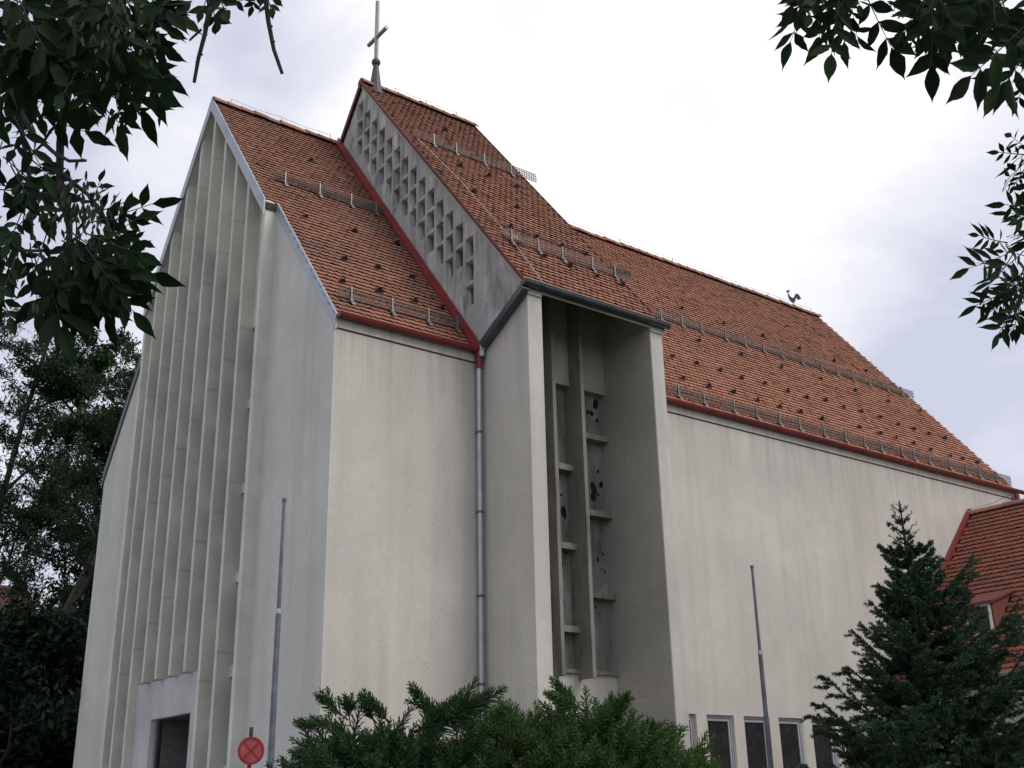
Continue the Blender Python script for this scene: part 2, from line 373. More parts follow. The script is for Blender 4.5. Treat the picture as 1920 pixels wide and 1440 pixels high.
# between the fins: solid upper panel, glazing, staggered rails
edges = [Y1+.16]+FY+[W-Y1-.16]
for i in range(9):
    a = edges[i]+(.065 if i else 0); b_ = edges[i+1]-(.065 if i < 8 else 0)
    zt = 12.2+1.0*min(i, 8-i)
    g = MB(); g.prism([(a+.001,zt),(b_-.001,zt),(b_-.001,zs(b_)-.25)]+([(W/2,HR-.25)] if a < W/2 < b_ else [])+[(a+.001,zs(a)-.25)], -.0, .1, 'x'); g.build('gable_panel', M_FIN, church)
    zl = 4.53 if 3 <= i <= 5 or i in (2,) or i == 6 else 0
    if i in (2, 6): zl = 4.53
    g = MB(); g.box((.30, a+.001, max(zl, .2)), (.34, b_-.001, zt)); g.build('strip_window', M_GLASS, church)
    k = zt-2.0
    while k > zl+.4:
        g = MB(); g.box((.0, a+.001, k), (.3, b_-.001, k+.22)); g.build('rail', M_FIN, church); k -= 1.98
# portal
yA, yB_ = FY[1]+.065, FY[6]-.065
dy0, dy1, dz1 = 5.76, 8.12, 3.66
pw = holed('portal_wall', [(yA+.002,0),(yB_-.002,0),(yB_-.002,4.518),(yA+.002,4.518)], [[(dy0,.15),(dy1,.15),(dy1,dz1),(dy0,dz1)]], .30, lambda x,y,z: V((.02+z, x, y)), M_PORTAL, church)
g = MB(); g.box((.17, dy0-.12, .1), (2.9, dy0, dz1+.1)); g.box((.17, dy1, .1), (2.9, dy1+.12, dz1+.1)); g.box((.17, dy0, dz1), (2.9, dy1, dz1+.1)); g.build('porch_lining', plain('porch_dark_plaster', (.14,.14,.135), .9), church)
g = MB(); g.box((2.75, dy0, .1), (2.82, dy1, dz1)); dd = g.build('door', plain('dark_door_wood', (.03,.022,.018), .5), church)
g = MB()
for k in range(1, 6): g.box((2.735, dy0+(dy1-dy0)*k/6-.01, .15), (2.748, dy0+(dy1-dy0)*k/6+.01, dz1-.05))
g.build('door_batten', plain('door_trim', (.05,.04,.035), .5), dd)
g = MB(); g.tube([(2.70, 6.85, 1.0), (2.70, 6.85, 1.5)], .02); g.build('handle', M_GALV, dd)
g = MB(); g.box((-.5, dy0-.3, 0), (.17, dy1+.3, .148)); g.build('door_step', M_PAVE, church)
# dark backing inside the front
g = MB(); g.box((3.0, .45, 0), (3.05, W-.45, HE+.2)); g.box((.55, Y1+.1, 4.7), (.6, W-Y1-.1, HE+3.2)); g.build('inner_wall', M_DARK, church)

# --- verge trims
def verge(x0, x1, ya, yb, lo, hi, mat, name, f=zs):
    g = MB(); g.prism([(ya,f(ya)+lo),(yb,f(yb)+lo),(yb,f(yb)+hi),(ya,f(ya)+hi)], x0, x1, 'x'); return g.build(name, mat, church)
verge(-D0-.055, -D0-.021, Y1-.03, W/2, -.36, .05, M_TRIM, 'verge_trim')
verge(-D0-.055, -D0-.021, W/2, W-Y1+.03, -.36, .05, M_TRIM, 'verge_trim')
g = MB(); g.prism([(Y1-.04,zs(Y1)-.24),(Y1-.002,zs(Y1)-.22),(Y1-.002,zs(Y1)-.04),(Y1-.04,zs(Y1-.04)-.04)], -D0-.02, -.05, 'x'); g.build('frame_eave_trim', M_LIP, church)
verge(-.045, -.002, -.05, Y1-.045, -.30, .05, M_TRIM, 'verge_trim')
verge(-.045, -.002, W-Y1+.045, W+.05, -.30, .05, M_LEAD, 'verge_trim')

# --- tiles
def tiles(name, O, U, Vd, length, height, keep=None, mats=None, parent=None, tw=.18, ex=.18, lift=.045, base=-.05, jit=1., seed=1):
    r = np.random.default_rng(seed)
    O, U, Vd = np.array(O, float), np.array(U, float), np.array(Vd, float); Nn = np.cross(U, Vd)
    nr = int(height/ex)+1; nc = int(length/tw)+2
    rr, cc = np.meshgrid(np.arange(nr), np.arange(nc), indexing='ij')
    x = (cc*tw + (rr % 2)*tw/2 - tw/2).ravel(); s_ = (rr*ex).ravel().astype(float)
    k = (x >= -tw*.3) & (x+tw <= length+tw*.3)
    if keep is not None: k &= keep(x+tw/2, s_+ex/2)
    x, s_ = x[k], s_[k]; n = len(x)
    h0 = r.normal(0, .0030*jit, n); ds = r.normal(0, .006*jit, n); sk = r.normal(0, .004*jit, n)
    w2 = tw*.497; cx = x+tw/2
    arc = [(-1, .045), (-.72, .012), (0, -.012), (.72, .012), (1, .045)]
    top = [(1, ex+.03), (-1, ex+.03)]
    vs = []
    for (a, dv) in arc:   # upper edge of the rounded tail
        vs.append((cx+a*w2, s_+dv+ds+a*sk, lift+h0+a*sk))
    for (a, dv) in top: vs.append((cx+a*w2, np.minimum(s_+dv, height), np.full(n, .012)+h0*.3))
    for (a, dv) in arc: vs.append((cx+a*w2, s_+dv+ds+a*sk+.003, lift+h0+a*sk-.02))
    A = np.stack([np.stack(v, -1) for v in vs], 1)         # n,12,3
    Wd = O + A[..., 0:1]*U + A[..., 1:2]*Vd + (A[..., 2:3]+base)*Nn
    idx = (np.arange(n)*12)[:, None]
    quads = [(0,1,5,6)]
    F4 = np.concatenate([np.stack([idx+q for q in f], -1)[:, 0, :] for f in ((6,0,1,1),)], 0) if False else None
    # faces: top as three quads fanned, lip as four quads
    fq = [(0,1,2,6), (2,3,4,5), (2,5,6,6)]
    fl = [(7,8,1,0), (8,9,2,1), (9,10,3,2), (10,11,4,3)]
    me = bpy.data.meshes.new(name)
    tri = np.concatenate([idx+np.array([[2,5,6]])], 1)
    q = np.concatenate([idx+np.array([f]) for f in (fq[:2]+fl)], 0)
    nq = len(q); nt_ = len(tri)
    me.vertices.add(n*12); me.vertices.foreach_set('co', Wd.astype(np.float32).ravel())
    me.loops.add(nq*4+nt_*3); me.loops.foreach_set('vertex_index', np.concatenate([q.ravel(), tri.ravel()]).astype(np.int32))
    me.polygons.add(nq+nt_)
    me.polygons.foreach_set('loop_start', np.concatenate([np.arange(nq)*4, nq*4+np.arange(nt_)*3]).astype(np.int32))
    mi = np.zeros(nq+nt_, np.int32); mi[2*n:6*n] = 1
    for mt in mats: me.materials.append(mt)
    me.polygons.foreach_set('material_index', mi)
    me.update(calc_edges=True); me.validate()
    o = bpy.data.objects.new(name, me); C.objects.link(o); o.parent = parent; return o
def slope(run, rise):
    l = math.hypot(run, rise); return (run/l, rise/l, l)
cN, sN, lN = slope(W/2, HR-HE); cB, sB_, lB = slope(YB+PP, HB-ZP)
ov = .06
h_w = lN+ov
nOff = lambda x, s: ~((x > LF+.0) & (x < LB-.06))     # the belfry stands on this stretch
O = (0, -ov*cN, HE-ov*sN)
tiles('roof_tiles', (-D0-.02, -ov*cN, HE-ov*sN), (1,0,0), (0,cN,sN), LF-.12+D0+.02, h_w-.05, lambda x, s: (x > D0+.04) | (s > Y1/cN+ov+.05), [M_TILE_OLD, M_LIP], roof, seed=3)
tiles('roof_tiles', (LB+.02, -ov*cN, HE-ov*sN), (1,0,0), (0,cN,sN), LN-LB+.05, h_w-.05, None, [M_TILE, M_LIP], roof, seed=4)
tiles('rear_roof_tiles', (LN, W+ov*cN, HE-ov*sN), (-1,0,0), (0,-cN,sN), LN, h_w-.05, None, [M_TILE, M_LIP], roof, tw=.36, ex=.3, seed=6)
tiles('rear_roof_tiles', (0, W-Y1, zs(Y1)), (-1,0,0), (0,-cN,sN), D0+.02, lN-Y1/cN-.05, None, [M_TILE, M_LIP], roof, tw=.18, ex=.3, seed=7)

# belfry
perf = []
for i in range(14):
    y = 5.64-.4145*i; z = 20.77-.5145*i
    for k in range(3):
        if i == 12 and k == 2: continue
        zt = z-.62*k-(.0)
        perf.append([(y, zt-.52), (y+.315, zt-.52), (y+.315, zt), (y, zt)])
und = .24
outer = [(-PP,0),(.3,0),(.3,10.4),(6.9,18.75),(7.05,19.55),(YB,zb(YB)-und),(-PP,zb(-PP)-und)]
belf = holed('belfry_front_wall', outer, perf, TP, lambda x,y,z: V((LF+TP/2+z, x, y)), M_BELFRY, church)
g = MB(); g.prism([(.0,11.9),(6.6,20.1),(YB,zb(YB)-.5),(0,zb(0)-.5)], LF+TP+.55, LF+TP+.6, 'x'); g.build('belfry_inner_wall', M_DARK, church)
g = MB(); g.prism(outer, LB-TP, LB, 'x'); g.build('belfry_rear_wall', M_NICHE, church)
# painted plaster piers: skins over the lower part of the cross walls
g = MB(); g.prism([(-PP-.012,0),(.0,0),(.0,10.9),(-.06,11.15),(-PP-.012,12.0)], LF-.012, LF+TP+.012, 'x'); g.build('pier', M_PIER, church)
g = MB(); g.prism([(-PP-.012,0),(.0,0),(.0,11.2),(-PP-.012,12.0)], LB-TP+.003, LB+.012, 'x'); g.build('pier', M_PIER, church)
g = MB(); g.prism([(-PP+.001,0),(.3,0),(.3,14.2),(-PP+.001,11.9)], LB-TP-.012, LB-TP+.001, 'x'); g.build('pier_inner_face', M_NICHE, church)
# pier caps
for x0 in (LF-.03, LB-TP-.02): 
    g = MB(); g.box((x0, -PP-.05, 11.80), (x0+TP+.04, -PP+.2, 11.90)); g.build('pier_cap', M_PIER, church, bevel=.02)
# belfry roof
g = MB()
poly = [(-PP-.05, zb(-PP-.05)-.05), (YB, HB-.05), (7.4, HB-.05-SN*(7.4-YB)), (7.4, HB-.05-SN*(7.4-YB)-.2), (YB, HB-.25), (-PP-.05, zb(-PP-.05)-.22)]
g.prism([(p, q+.09) if i > 2 else (p, q) for i, (p, q) in enumerate(poly)], LF-.05, LB+.05, 'x'); broof = g.build('belfry_roof', M_UNDER, church)
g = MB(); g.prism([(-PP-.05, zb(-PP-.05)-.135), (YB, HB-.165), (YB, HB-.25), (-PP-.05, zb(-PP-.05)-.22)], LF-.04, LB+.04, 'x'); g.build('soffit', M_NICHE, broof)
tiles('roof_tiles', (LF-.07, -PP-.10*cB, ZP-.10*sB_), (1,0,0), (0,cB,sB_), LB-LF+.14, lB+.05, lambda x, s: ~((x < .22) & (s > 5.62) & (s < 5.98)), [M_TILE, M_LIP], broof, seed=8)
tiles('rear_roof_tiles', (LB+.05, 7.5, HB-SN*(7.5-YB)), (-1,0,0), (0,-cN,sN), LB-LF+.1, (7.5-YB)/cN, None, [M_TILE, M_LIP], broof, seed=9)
g = MB(); g.prism([(-PP-.05,zb(-PP-.05)-.09),(YB,HB-.09),(YB,HB+.02),(-PP-.05,zb(-PP-.05)+.02)], LF-.085, LF-.055, 'x'); g.prism([(YB,HB-.17),(7.05,HB-.17-SN*1.34),(7.05,HB+.02-SN*1.34),(YB,HB+.02)], LF-.085, LF-.055, 'x')
g.build('verge_edge', M_RED_DULL, broof)
g = MB(); g.prism([(-PP-.05,zb(-PP-.05)-.17),(YB,HB-.17),(YB,HB+.0),(-PP-.05,zb(-PP-.05)+.0)], LB+.052, LB+.08, 'x'); g.build('verge_edge', M_RED_DULL, broof)

# ridge tiles
def ridge(name, x0, x1, y, z, parent, seed):
    r = random.Random(seed); g = MB(); x = x0
    while x < x1-.05:
        e = min(x+.40, x1); a = .155+r.uniform(-.008,.012); dz = r.uniform(-.012,.015); n = 6
        pr = [(y+a*math.cos(t), z-.10+dz+a*1.05*math.sin(t)) for t in [PI*k/n for k in range(n+1)]]
        i = len(g.v)
        for xx, sc in ((x, 1.08), (e+.03, .95)):
            for (yy, zz) in pr: g.v.append((xx, y+(yy-y)*sc, z-.1+(zz-z+.1)*sc))
        for k in range(n): g.f.append((i+k, i+k+1, i+n+1+k+1, i+n+1+k)); g.m.append(0)
        g.f.append(tuple(i+k for k in range(n+1))); g.m.append(1)
        x = e
    return g.build(name, [M_RIDGE, M_LIP], parent, recalc=False)
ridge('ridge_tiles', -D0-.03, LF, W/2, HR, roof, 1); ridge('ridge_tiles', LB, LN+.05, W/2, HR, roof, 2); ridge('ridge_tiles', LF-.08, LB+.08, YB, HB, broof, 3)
def ridge_wire(x0, x1, y, z, parent, step=1.6):
    g = MB(); xs = np.arange(x0+.5, x1, step)
    for x in xs: g.tube([(x,y,z-.02),(x,y,z+.20)], .012, 4)
    for a, b_ in zip(xs[:-1], xs[1:]): g.tube([(a,y,z+.19),((a+b_)/2,y,z+.15),(b_,y,z+.19)], .006, 4)
    g.build('ridge_wire', M_GALV, parent)
ridge_wire(-D0, LF, W/2, HR+.03, roof, 1.55); ridge_wire(LF+.6, LB, YB, HB+.03, broof, 1.1); ridge_wire(LB+1.5, LN, W/2, HR+.03, roof, 2.6)

# flashing where the nave roof runs into the belfry wall
g = MB(); g.prism([(-.08,zs(-.08)-.02),(W/2-.02,HR-.02),(W/2-.02,HR+.10),(-.08,zs(-.08)+.10)], LF-.17, LF-.09, 'x'); g.prism([(-.08,zs(-.08)-.02),(W/2-.02,HR-.02),(W/2-.02,HR+.20),(-.08,zs(-.08)+.20)], LF-.09, LF-.013, 'x')
g.build('flashing', M_RED, church)

# snow guards: wire lattice rows on brackets
def snow_guard(xs, y, f, x0, x1, parent, h=.26):
    z = f(y); g = MB()
    for k in range(5): g.box((x0, y-.008, z+.05+h*k/4.4), (x1, y+.008, z+.066+h*k/4.4))
    n = int((x1-x0)/.085)
    for i in range(n+1):
        x = x0+(x1-x0)*i/n; g.box((x-.007, y-.006, z+.04), (x+.007, y+.006, z+.05+h*.9))
    o = g.build('snow_guard', M_WIRE, parent)
    b0 = None
    for x in xs:
        if b0 is None:
            m = MB(); m.prism([(-.02,-.02),(.03,-.02),(.025,h+.06),(-.005,h+.06)], -.014, .014, 'x')
            sl = SN; m.prism([(-.11,-.11*sl+.005),(.05,.05*sl+.005),(.05,.05*sl+.03),(-.11,-.11*sl+.03)], -.045, .045, 'x')
            b0 = m.build('bracket', M_GALV, o); b0.location = (x, y-.02, z+.02)
        else:
            c_ = b0.copy(); C.objects.link(c_); c_.parent = o; c_.location = (x, y-.02, z+.02)
snow_guard([.57,1.58,2.51,3.28], .45, zs, .28, 3.42, roof); snow_guard([.57,1.53,2.44,3.18], 4.03, zs, .3, 3.42, roof)
snow_guard([4.43,5.16,6.11,7.04], 3.2, zb, 3.85, 7.95, broof); snow_guard([4.2,4.99,5.72,6.66,7.39], -.43, zb, 4.0, 7.95, broof)
XU = [12.76,13.66,14.5,15.6,16.5,17.4,18.31,19.34,20.33,21.2,22.06,22.99,24.04,24.9]
XL = [7.9,9.98-.95,9.98,10.91,12.05,12.95,13.87,14.73,15.8,16.77,17.65,18.46,19.5,20.12,20.92,22.01,22.93,23.68,24.7]
snow_guard([8.1,9.0,9.9,10.9,11.8]+XU, 3.34, zs, 7.9, LN+.1, roof); snow_guard(XL, .2, zs, 7.7, LN+.05, roof)

# snow stop tiles, scattered singly over the slopes
STN = [(1.99,5.53),(.63,2.9),(1.98,2.95),(1.09,1.76),(2.0,1.81),(2.96,1.84),(3.2,2.97),(.64,.98),(1.57,1.0),(2.51,1.0),(3.25,1.01),(14.7,4.27),(16.58,4.2),(18.5,4.2),(13.78,2.81),(15.62,2.78),(11.44,1.7),(12.42,1.73),(13.38,1.72),(14.18,1.64),(15.3,1.71),(10.94,.9),(11.91,.88),(12.96,.93),(13.86,.87),(21.33,5.34),(20.31,4.14),(22.13,4.08),(24.01,4.1),(17.47,2.75),(19.48,2.78),(21.23,2.74),(23.02,2.69),(24.88,2.7),(16.25,1.65),(17.06,1.61),(18.19,1.75),(18.97,1.67),(19.93,1.71),(20.88,1.69),(21.72,1.61),(22.55,1.59),(23.4,1.58),(24.37,1.6),(14.8,.86),(15.74,.88),(16.65,.84),(18.6,.93),(19.59,.9),(20.4,.9),(21.29,.88),(22.03,.78),(23.1,.76),(23.87,.79),(24.79,.81)]
STB = [(5.66,4.48),(5.21,3.61),(6.15,3.6),(4.82,2.51),(5.76,2.53),(4.4,1.34),(6.68,2.49),(5.78,1.35),(4.7,.24),(5.46,.19),(4.21,-.6),(5.0,-.62),(5.76,-.65),(6.99,.15),(6.2,.14),(6.54,-.72),(7.36,-.72)]
def stop_mesh():
    m = MB()   # a tile with a raised, notched snow catcher on it
    m.add([(-.13,-.02,.03),(.13,-.02,.03),(.09,.16,.03),(-.09,.16,.03),(-.13,-.02,0),(.13,-.02,0)],[(0,1,2,3),(4,5,1,0)])
    m.add([(-.11,-.01,.03),(-.04,.05,.14),(0,.02,.06),(.04,.05,.14),(.11,-.01,.03),(0,.13,.03)],[(0,1,2),(2,3,4),(0,2,5),(2,4,5),(1,0,5),(3,5,4)])
    return m
st0 = stop_mesh().build('snow_stop', plain('snow_stop_metal', (.03,.018,.016), .7, .2, .3), roof, recalc=False)
first = True
def put_stop(x, y, f, sl, par):
    global first
    o = st0 if first else st0.copy()
    if not first: C.objects.link(o)
    first = False; o.parent = par; o.location = (x, y, f(y)+.01); o.rotation_euler = (math.atan(sl), 0, random.uniform(-.25,.25)); 
    k = random.uniform(.6,.8); o.scale = (k, k, k)
for x, y in STN: put_stop(x, y, zs, SN, roof)
for x, y in STB: put_stop(x, y, zb, SB, broof)

# gutters
def gutter(name, x0, x1, y, z, r, mat, parent, open_end=False):
    g = MB(); n = 8; i = 0
    prof = [(r*math.cos(PI+PI*k/n), r*math.sin(PI+PI*k/n)) for k in range(n+1)]
    inner = [(p*.86, q*.86) for p, q in prof[::-1]]
    pts = prof+inner
    g.prism([(y+p, z+q) for p, q in pts], x0, x1, 'x')
    g.tube([(x0,y-r,z+.004),(x1,y-r,z+.004)], .016, 6)
    g.prism([(y+p*.98, z+q*.98) for p, q in prof], x0+.001, x0+.012, 'x'); g.prism([(y+p*.98, z+q*.98) for p, q in prof], x1-.012, x1-.001, 'x')
    x = x0+.45
    while x < x1: g.tube([(x, y+r*1.03*math.cos(PI+PI*k/n), z+r*1.03*math.sin(PI+PI*k/n)) for k in range(n+1)], .008, 4); x += .9
    return g.build(name, mat, parent)
gutter('gutter', -.03, LF+.02, -.145, 11.035, .082, M_RED, church); gutter('gutter', LB+.013, LN+.55, -.145, 11.03, .082, M_RED, church)
for x0, x1 in ((-.02, LF-.014), (LB+.014, LN+.02)):
    g = MB(); g.box((x0, -.055, 11.0), (x1, -.029, 11.06)); g.build('fascia', M_RED_DULL, church)
gutter('gutter', LF-.22, LB+.13, -PP-.14, 12.03, .10, M_DZINC, church)
for x0 in (LF-.05,): 
    g = MB(); g.box((x0, -PP-.045, 11.92), (LB+.05, -PP-.015, 12.10)); g.build('fascia', M_DZINC, church)
# slanting pipe from belfry gutter down across the pier
g = MB(); a, b_ = V((LF-.12, -PP-.1, 11.93)), V((LF-.12, -.26, 11.10)); d = (b_-a).normalized(); nrm = d.cross(V((1,0,0)))
g.obox((a+b_)/2, d, V((1,0,0)), nrm, (b_-a).length/2, .09, .085); g.obox((a+b_)/2+nrm*-.1, d, V((1,0,0)), nrm, (b_-a).length/2-.12, .05, .02); g.build('slanting_pipe', M_DZINC, church, bevel=.02)
g = MB(); g.tube([b_+V((0,-.0,.05)), b_+V((-.0,.06,-.12)), (LF-.12, -.2, 10.85)], .07, 10); g.build('pipe_elbow', M_ZINC, church)
dp = MB(); dp.tube([(LF-.14,-.14,10.98),(LF-.14,-.13,10.8),(LF-.14,-.12,10.58)], [.085,.08,.075], 12); dpo = dp.build('downpipe_head', M_RED, church)
dp = MB(); dp.tube([(LF-.14,-.12,10.58),(LF-.16,-.12,.1)], .062, 14); dpo = dp.build('downpipe', M_ZINC, church, smooth=False)
dp = MB()
for k in range(6): z = 9.1-1.75*k; dp.tube([(LF-.15,-.12,z),(LF-.15,-.12,z+.05)], .07, 14); dp.box((LF-.17,-.12,z+.01),(LF-.13,-.0,z+.04))
dp.build('pipe_clamp', M_DZINC, dpo)
dp = MB(); dp.tube([(LN-.40,-.15,10.9),(LN-.40,-.14,10.5),(LN-.40,-.14,.1)], .07, 10); dp.build('downpipe', M_RED, church)

# cable lying on the belfry roof and the broken tile beside it
def offs(x, y): return (x, y-.04, zb(y)+.07)
g = MB(); pts = [offs(3.80,3.05), offs(3.9,2.6), offs(4.11,1.51), offs(4.15,.5), offs(4.17,-.45), offs(4.08,-1.0), offs(3.97,-1.62), (3.97,-1.84,12.1)]
g.tube(pts, .011, 5); g.build('lightning_cable', M_CABLE, broof)
g = MB(); g.obox((4.35,-.30,zb(-.3)+.06), (1,0,0), (0,cB,sB_), (0,-sB_,cB), .22, .15, .015); g.build('repair_tiles', plain('new_tiles', (.55,.25,.16), .8), broof)

# niche with concrete glass screen
NX0, NX1 = LF+TP, LB-TP
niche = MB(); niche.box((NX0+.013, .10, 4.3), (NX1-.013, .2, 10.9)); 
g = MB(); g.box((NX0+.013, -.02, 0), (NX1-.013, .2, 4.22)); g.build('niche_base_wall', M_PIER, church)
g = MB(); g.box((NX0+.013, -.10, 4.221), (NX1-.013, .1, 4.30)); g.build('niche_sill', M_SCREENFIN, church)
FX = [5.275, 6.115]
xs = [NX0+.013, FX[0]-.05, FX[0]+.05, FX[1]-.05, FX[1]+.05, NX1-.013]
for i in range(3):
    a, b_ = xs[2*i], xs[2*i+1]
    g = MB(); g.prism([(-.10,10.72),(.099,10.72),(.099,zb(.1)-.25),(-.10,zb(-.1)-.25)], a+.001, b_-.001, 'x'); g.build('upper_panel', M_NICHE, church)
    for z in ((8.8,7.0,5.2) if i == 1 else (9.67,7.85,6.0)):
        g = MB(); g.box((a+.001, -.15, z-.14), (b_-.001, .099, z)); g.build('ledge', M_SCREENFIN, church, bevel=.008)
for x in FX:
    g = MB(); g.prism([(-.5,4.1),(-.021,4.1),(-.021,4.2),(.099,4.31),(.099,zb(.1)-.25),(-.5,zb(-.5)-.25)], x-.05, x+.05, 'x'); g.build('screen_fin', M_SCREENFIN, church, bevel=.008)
# dark glass lumps cast into the screen
r = random.Random(5); g = MB()
for i in range(3):
    a, b_ = xs[2*i]+.1, xs[2*i+1]-.08
    for z in np.arange(4.45, 10.6, .30):
        for k in range(r.choice([0,1,2,3,4])):
            cx, cz = r.uniform(a, b_), z+r.uniform(0,.4); rx, rz = r.choice([.015,.02,.03,.03,.045,.06,.085]), 0; rz = rx*r.uniform(1.1,1.9); n = 8; th = r.uniform(-.5,.5)
            p = []
            for q in range(n):
                t = 2*PI*q/n; kx, kz = rx*math.cos(t)*r.uniform(.8,1.15), rz*math.sin(t)*r.uniform(.8,1.15); p.append((cx+kx*math.cos(th)-kz*math.sin(th), cz+kx*math.sin(th)+kz*math.cos(th)))
            niche.prism(p, .088, .099, 'y', 1)
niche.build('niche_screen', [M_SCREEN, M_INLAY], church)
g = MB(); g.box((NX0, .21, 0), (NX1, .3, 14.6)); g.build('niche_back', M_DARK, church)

# windows of the nave
def add_window(x, z0, z1, wd):
    f = MB()
    for (a, b_, c_, d_) in ((x+.002, x+.06, z0+.002, z1-.002), (x+wd-.06, x+wd-.002, z0+.002, z1-.002), (x+.06, x+wd-.06, z1-.06, z1-.002), (x+.06, x+wd-.06, z0+.002, z0+.06)): f.box((a, .07, c_), (b_, .16, d_))
    o = f.build('window', M_FRAME, church)
    s_ = MB()
    for (a, b_, c_, d_) in ((x+.068, x+.115, z0+.068, z1-.068), (x+wd-.115, x+wd-.068, z0+.068, z1-.068), (x+.115, x+wd-.115, z1-.13, z1-.068), (x+.115, x+wd-.115, z0+.068, z0+.13)): s_.box((a, .09, c_), (b_, .15, d_))
    s_.build('sash', M_FRAME, o)
    p = MB(); p.box((x+.06, .12, z0+.06), (x+wd-.06, .135, z1-.06)); p.build('pane', M_GLASS, o)
    q = MB(); q.box((x+.01, .17, z0), (x+wd-.01, .34, z1)); q.build('dark_backing', M_DARK, o)  # near-black block filling the opening behind the pane
for x in XW: add_window(x, .95, 3.5, .91)

# cross
g = MB(); CX, CY = 4.03, YB
g.tube([(CX,CY,HB-.35),(CX,CY,HB+.02),(CX,CY,HB+.75)], [.26,.17,.075], 12)
cross = g.build('cross', M_LEAD, church, smooth=False)
bm = bmesh.new(); bmesh.ops.create_uvsphere(bm, u_segments=16, v_segments=10, radius=.135); me = bpy.data.meshes.new('ball'); bm.to_mesh(me); bm.free(); me.materials.append(M_LEAD)
for p in me.polygons: p.use_smooth = True
o = bpy.data.objects.new('ball', me); C.objects.link(o); o.parent = cross; o.location = (CX,CY,HB+.83)
g = MB(); g.tube([(CX,CY,HB+.9),(CX,CY,24.5)], .062, 10); g.build('mast', M_CROSS, cross)
g = MB(); g.tube([(CX,CY-.57,23.2),(CX,CY+.48,23.2)], .062, 10); g.build('cross_arm', M_CROSS, cross)
# weathercock
pts = [(715,535),(735,548),(760,540),(790,572),(762,572),(747,592),(752,640),(775,692),(815,738),(845,740),(870,705),(880,670),(905,648),(940,658),(970,698),(990,745),(1000,790),(975,785),(965,800),(940,795),(925,800),(912,770),(898,745),(886,758),(882,800),(860,840),(825,857),(790,832),(755,785),(735,730),(727,670),(735,607),(710,592),(702,572),(718,560)]
wx = V((24.05, W/2, HR-.05)); du = V((.61,-.79,0)); k = .00182
g = MB(); q = [((p[0]-822)*k, (857-p[1])*k+.19) for p in pts]; n = len(q); i = 0
dn = V((.79,.61,0)); th = .02
vs = [wx+du*a+V((0,0,b_+.05))-dn*th for a, b_ in q]+[wx+du*a+V((0,0,b_+.05))+dn*th for a, b_ in q]
g.add(vs, [tuple(range(n))[::-1], tuple(range(n,2*n))]+[(i,(i+1)%n,n+(i+1)%n,n+i) for i in range(n)])
wc = g.build('weathercock', M_LEAD, church)
g = MB(); g.tube([wx-V((0,0,.05)), wx+V((0,0,.26))], .012, 6); g.tube([wx+V((0,0,.0)), wx+V((0,0,.09))], .05, 8); g.build('rod', M_LEAD, wc)

# little dark anchor holes and spalls in the plaster, seen on the front and side walls
g = MB()
for (u, v, pl, sz) in [(561,646,'x',.055),(578,645,'x',.03),(545,657,'x',.03),(600,558,'x',.05),(583,522,'x',.03),(600,822,'x',.025)]:
    d = at(u, v, 1)-CAM; t = (0-CAM.x)/d.x; p = CAM+d*t; n = 7
    q = [(p.y+sz*.5*math.cos(2*PI*k/n)*random.uniform(.7,1.2), p.z+sz*1.3*math.sin(2*PI*k/n)*random.uniform(.7,1.2)) for k in range(n)]
    g.prism(q, -.003, .002, 'x')
g.build('spalled_spots', plain('spall', (.10,.095,.09), .95), wall_front)

# ================================================================== WING
WX, WZ, WS = 22.25, 9.9, 1.04
wing = thing('side_building', 'lower side building with red tile roof and small dormer against the church wall', 'building', (WX, -4, 0))
def wadd(o): return under(o, wing)
EX = 17.05
g = MB(); g.box((EX+.35, -8.5, 0), (WX+4.6, -.005, 4.75)); wb = wadd(g.build('wall', M_PIER))
g = MB(); g.prism([(EX+.35,4.7),(WX,WZ-.25),(WX+4.6,4.7)], -8.5, -8.2, 'y'); wadd(g.build('gable_wall', M_PIER))
zw = lambda x: WZ-WS*abs(x-WX)
g = MB(); g.prism([(EX,zw(EX)-.06),(WX,WZ-.06),(WX+5.2,zw(WX+5.2)-.06),(WX+5.2,zw(WX+5.2)-.25),(WX,WZ-.25),(EX,zw(EX)-.25)], -8.8, -.004, 'y'); wroof = wadd(g.build('roof', M_UNDER))
cw, sw, lw = slope(WX-EX, WS*(WX-EX))
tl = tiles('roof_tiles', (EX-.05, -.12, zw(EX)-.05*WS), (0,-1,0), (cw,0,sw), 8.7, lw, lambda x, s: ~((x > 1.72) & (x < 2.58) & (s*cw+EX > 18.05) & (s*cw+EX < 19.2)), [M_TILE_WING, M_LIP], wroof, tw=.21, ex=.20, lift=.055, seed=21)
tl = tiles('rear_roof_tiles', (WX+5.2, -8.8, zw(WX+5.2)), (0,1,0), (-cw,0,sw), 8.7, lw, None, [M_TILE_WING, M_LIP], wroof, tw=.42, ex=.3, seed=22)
r = random.Random(9); g = MB(); y = -.05
while y > -8.7:
    a = .15+r.uniform(-.01,.01); n = 6; i = len(g.v)
    for yy, sc in ((y, 1.06), (y-.42, .95)):
        for k in range(n+1): t = PI*k/n; g.v.append((WX+a*sc*math.cos(t), yy, WZ-.09+a*sc*math.sin(t)))
    for k in range(n): g.f.append((i+k, i+k+1, i+n+2+k, i+n+1+k)); g.m.append(0)
    g.f.append(tuple(i+k for k in range(n+1))); g.m.append(1); y -= .40
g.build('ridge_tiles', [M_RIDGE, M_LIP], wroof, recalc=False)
g = MB(); g.prism([(EX-.05,zw(EX-.05)-.05),(WX,WZ-.05),(WX,WZ+.12),(EX-.05,zw(EX-.05)+.12)], -.16, -.03, 'y'); wadd(g.build('flashing', M_RED))
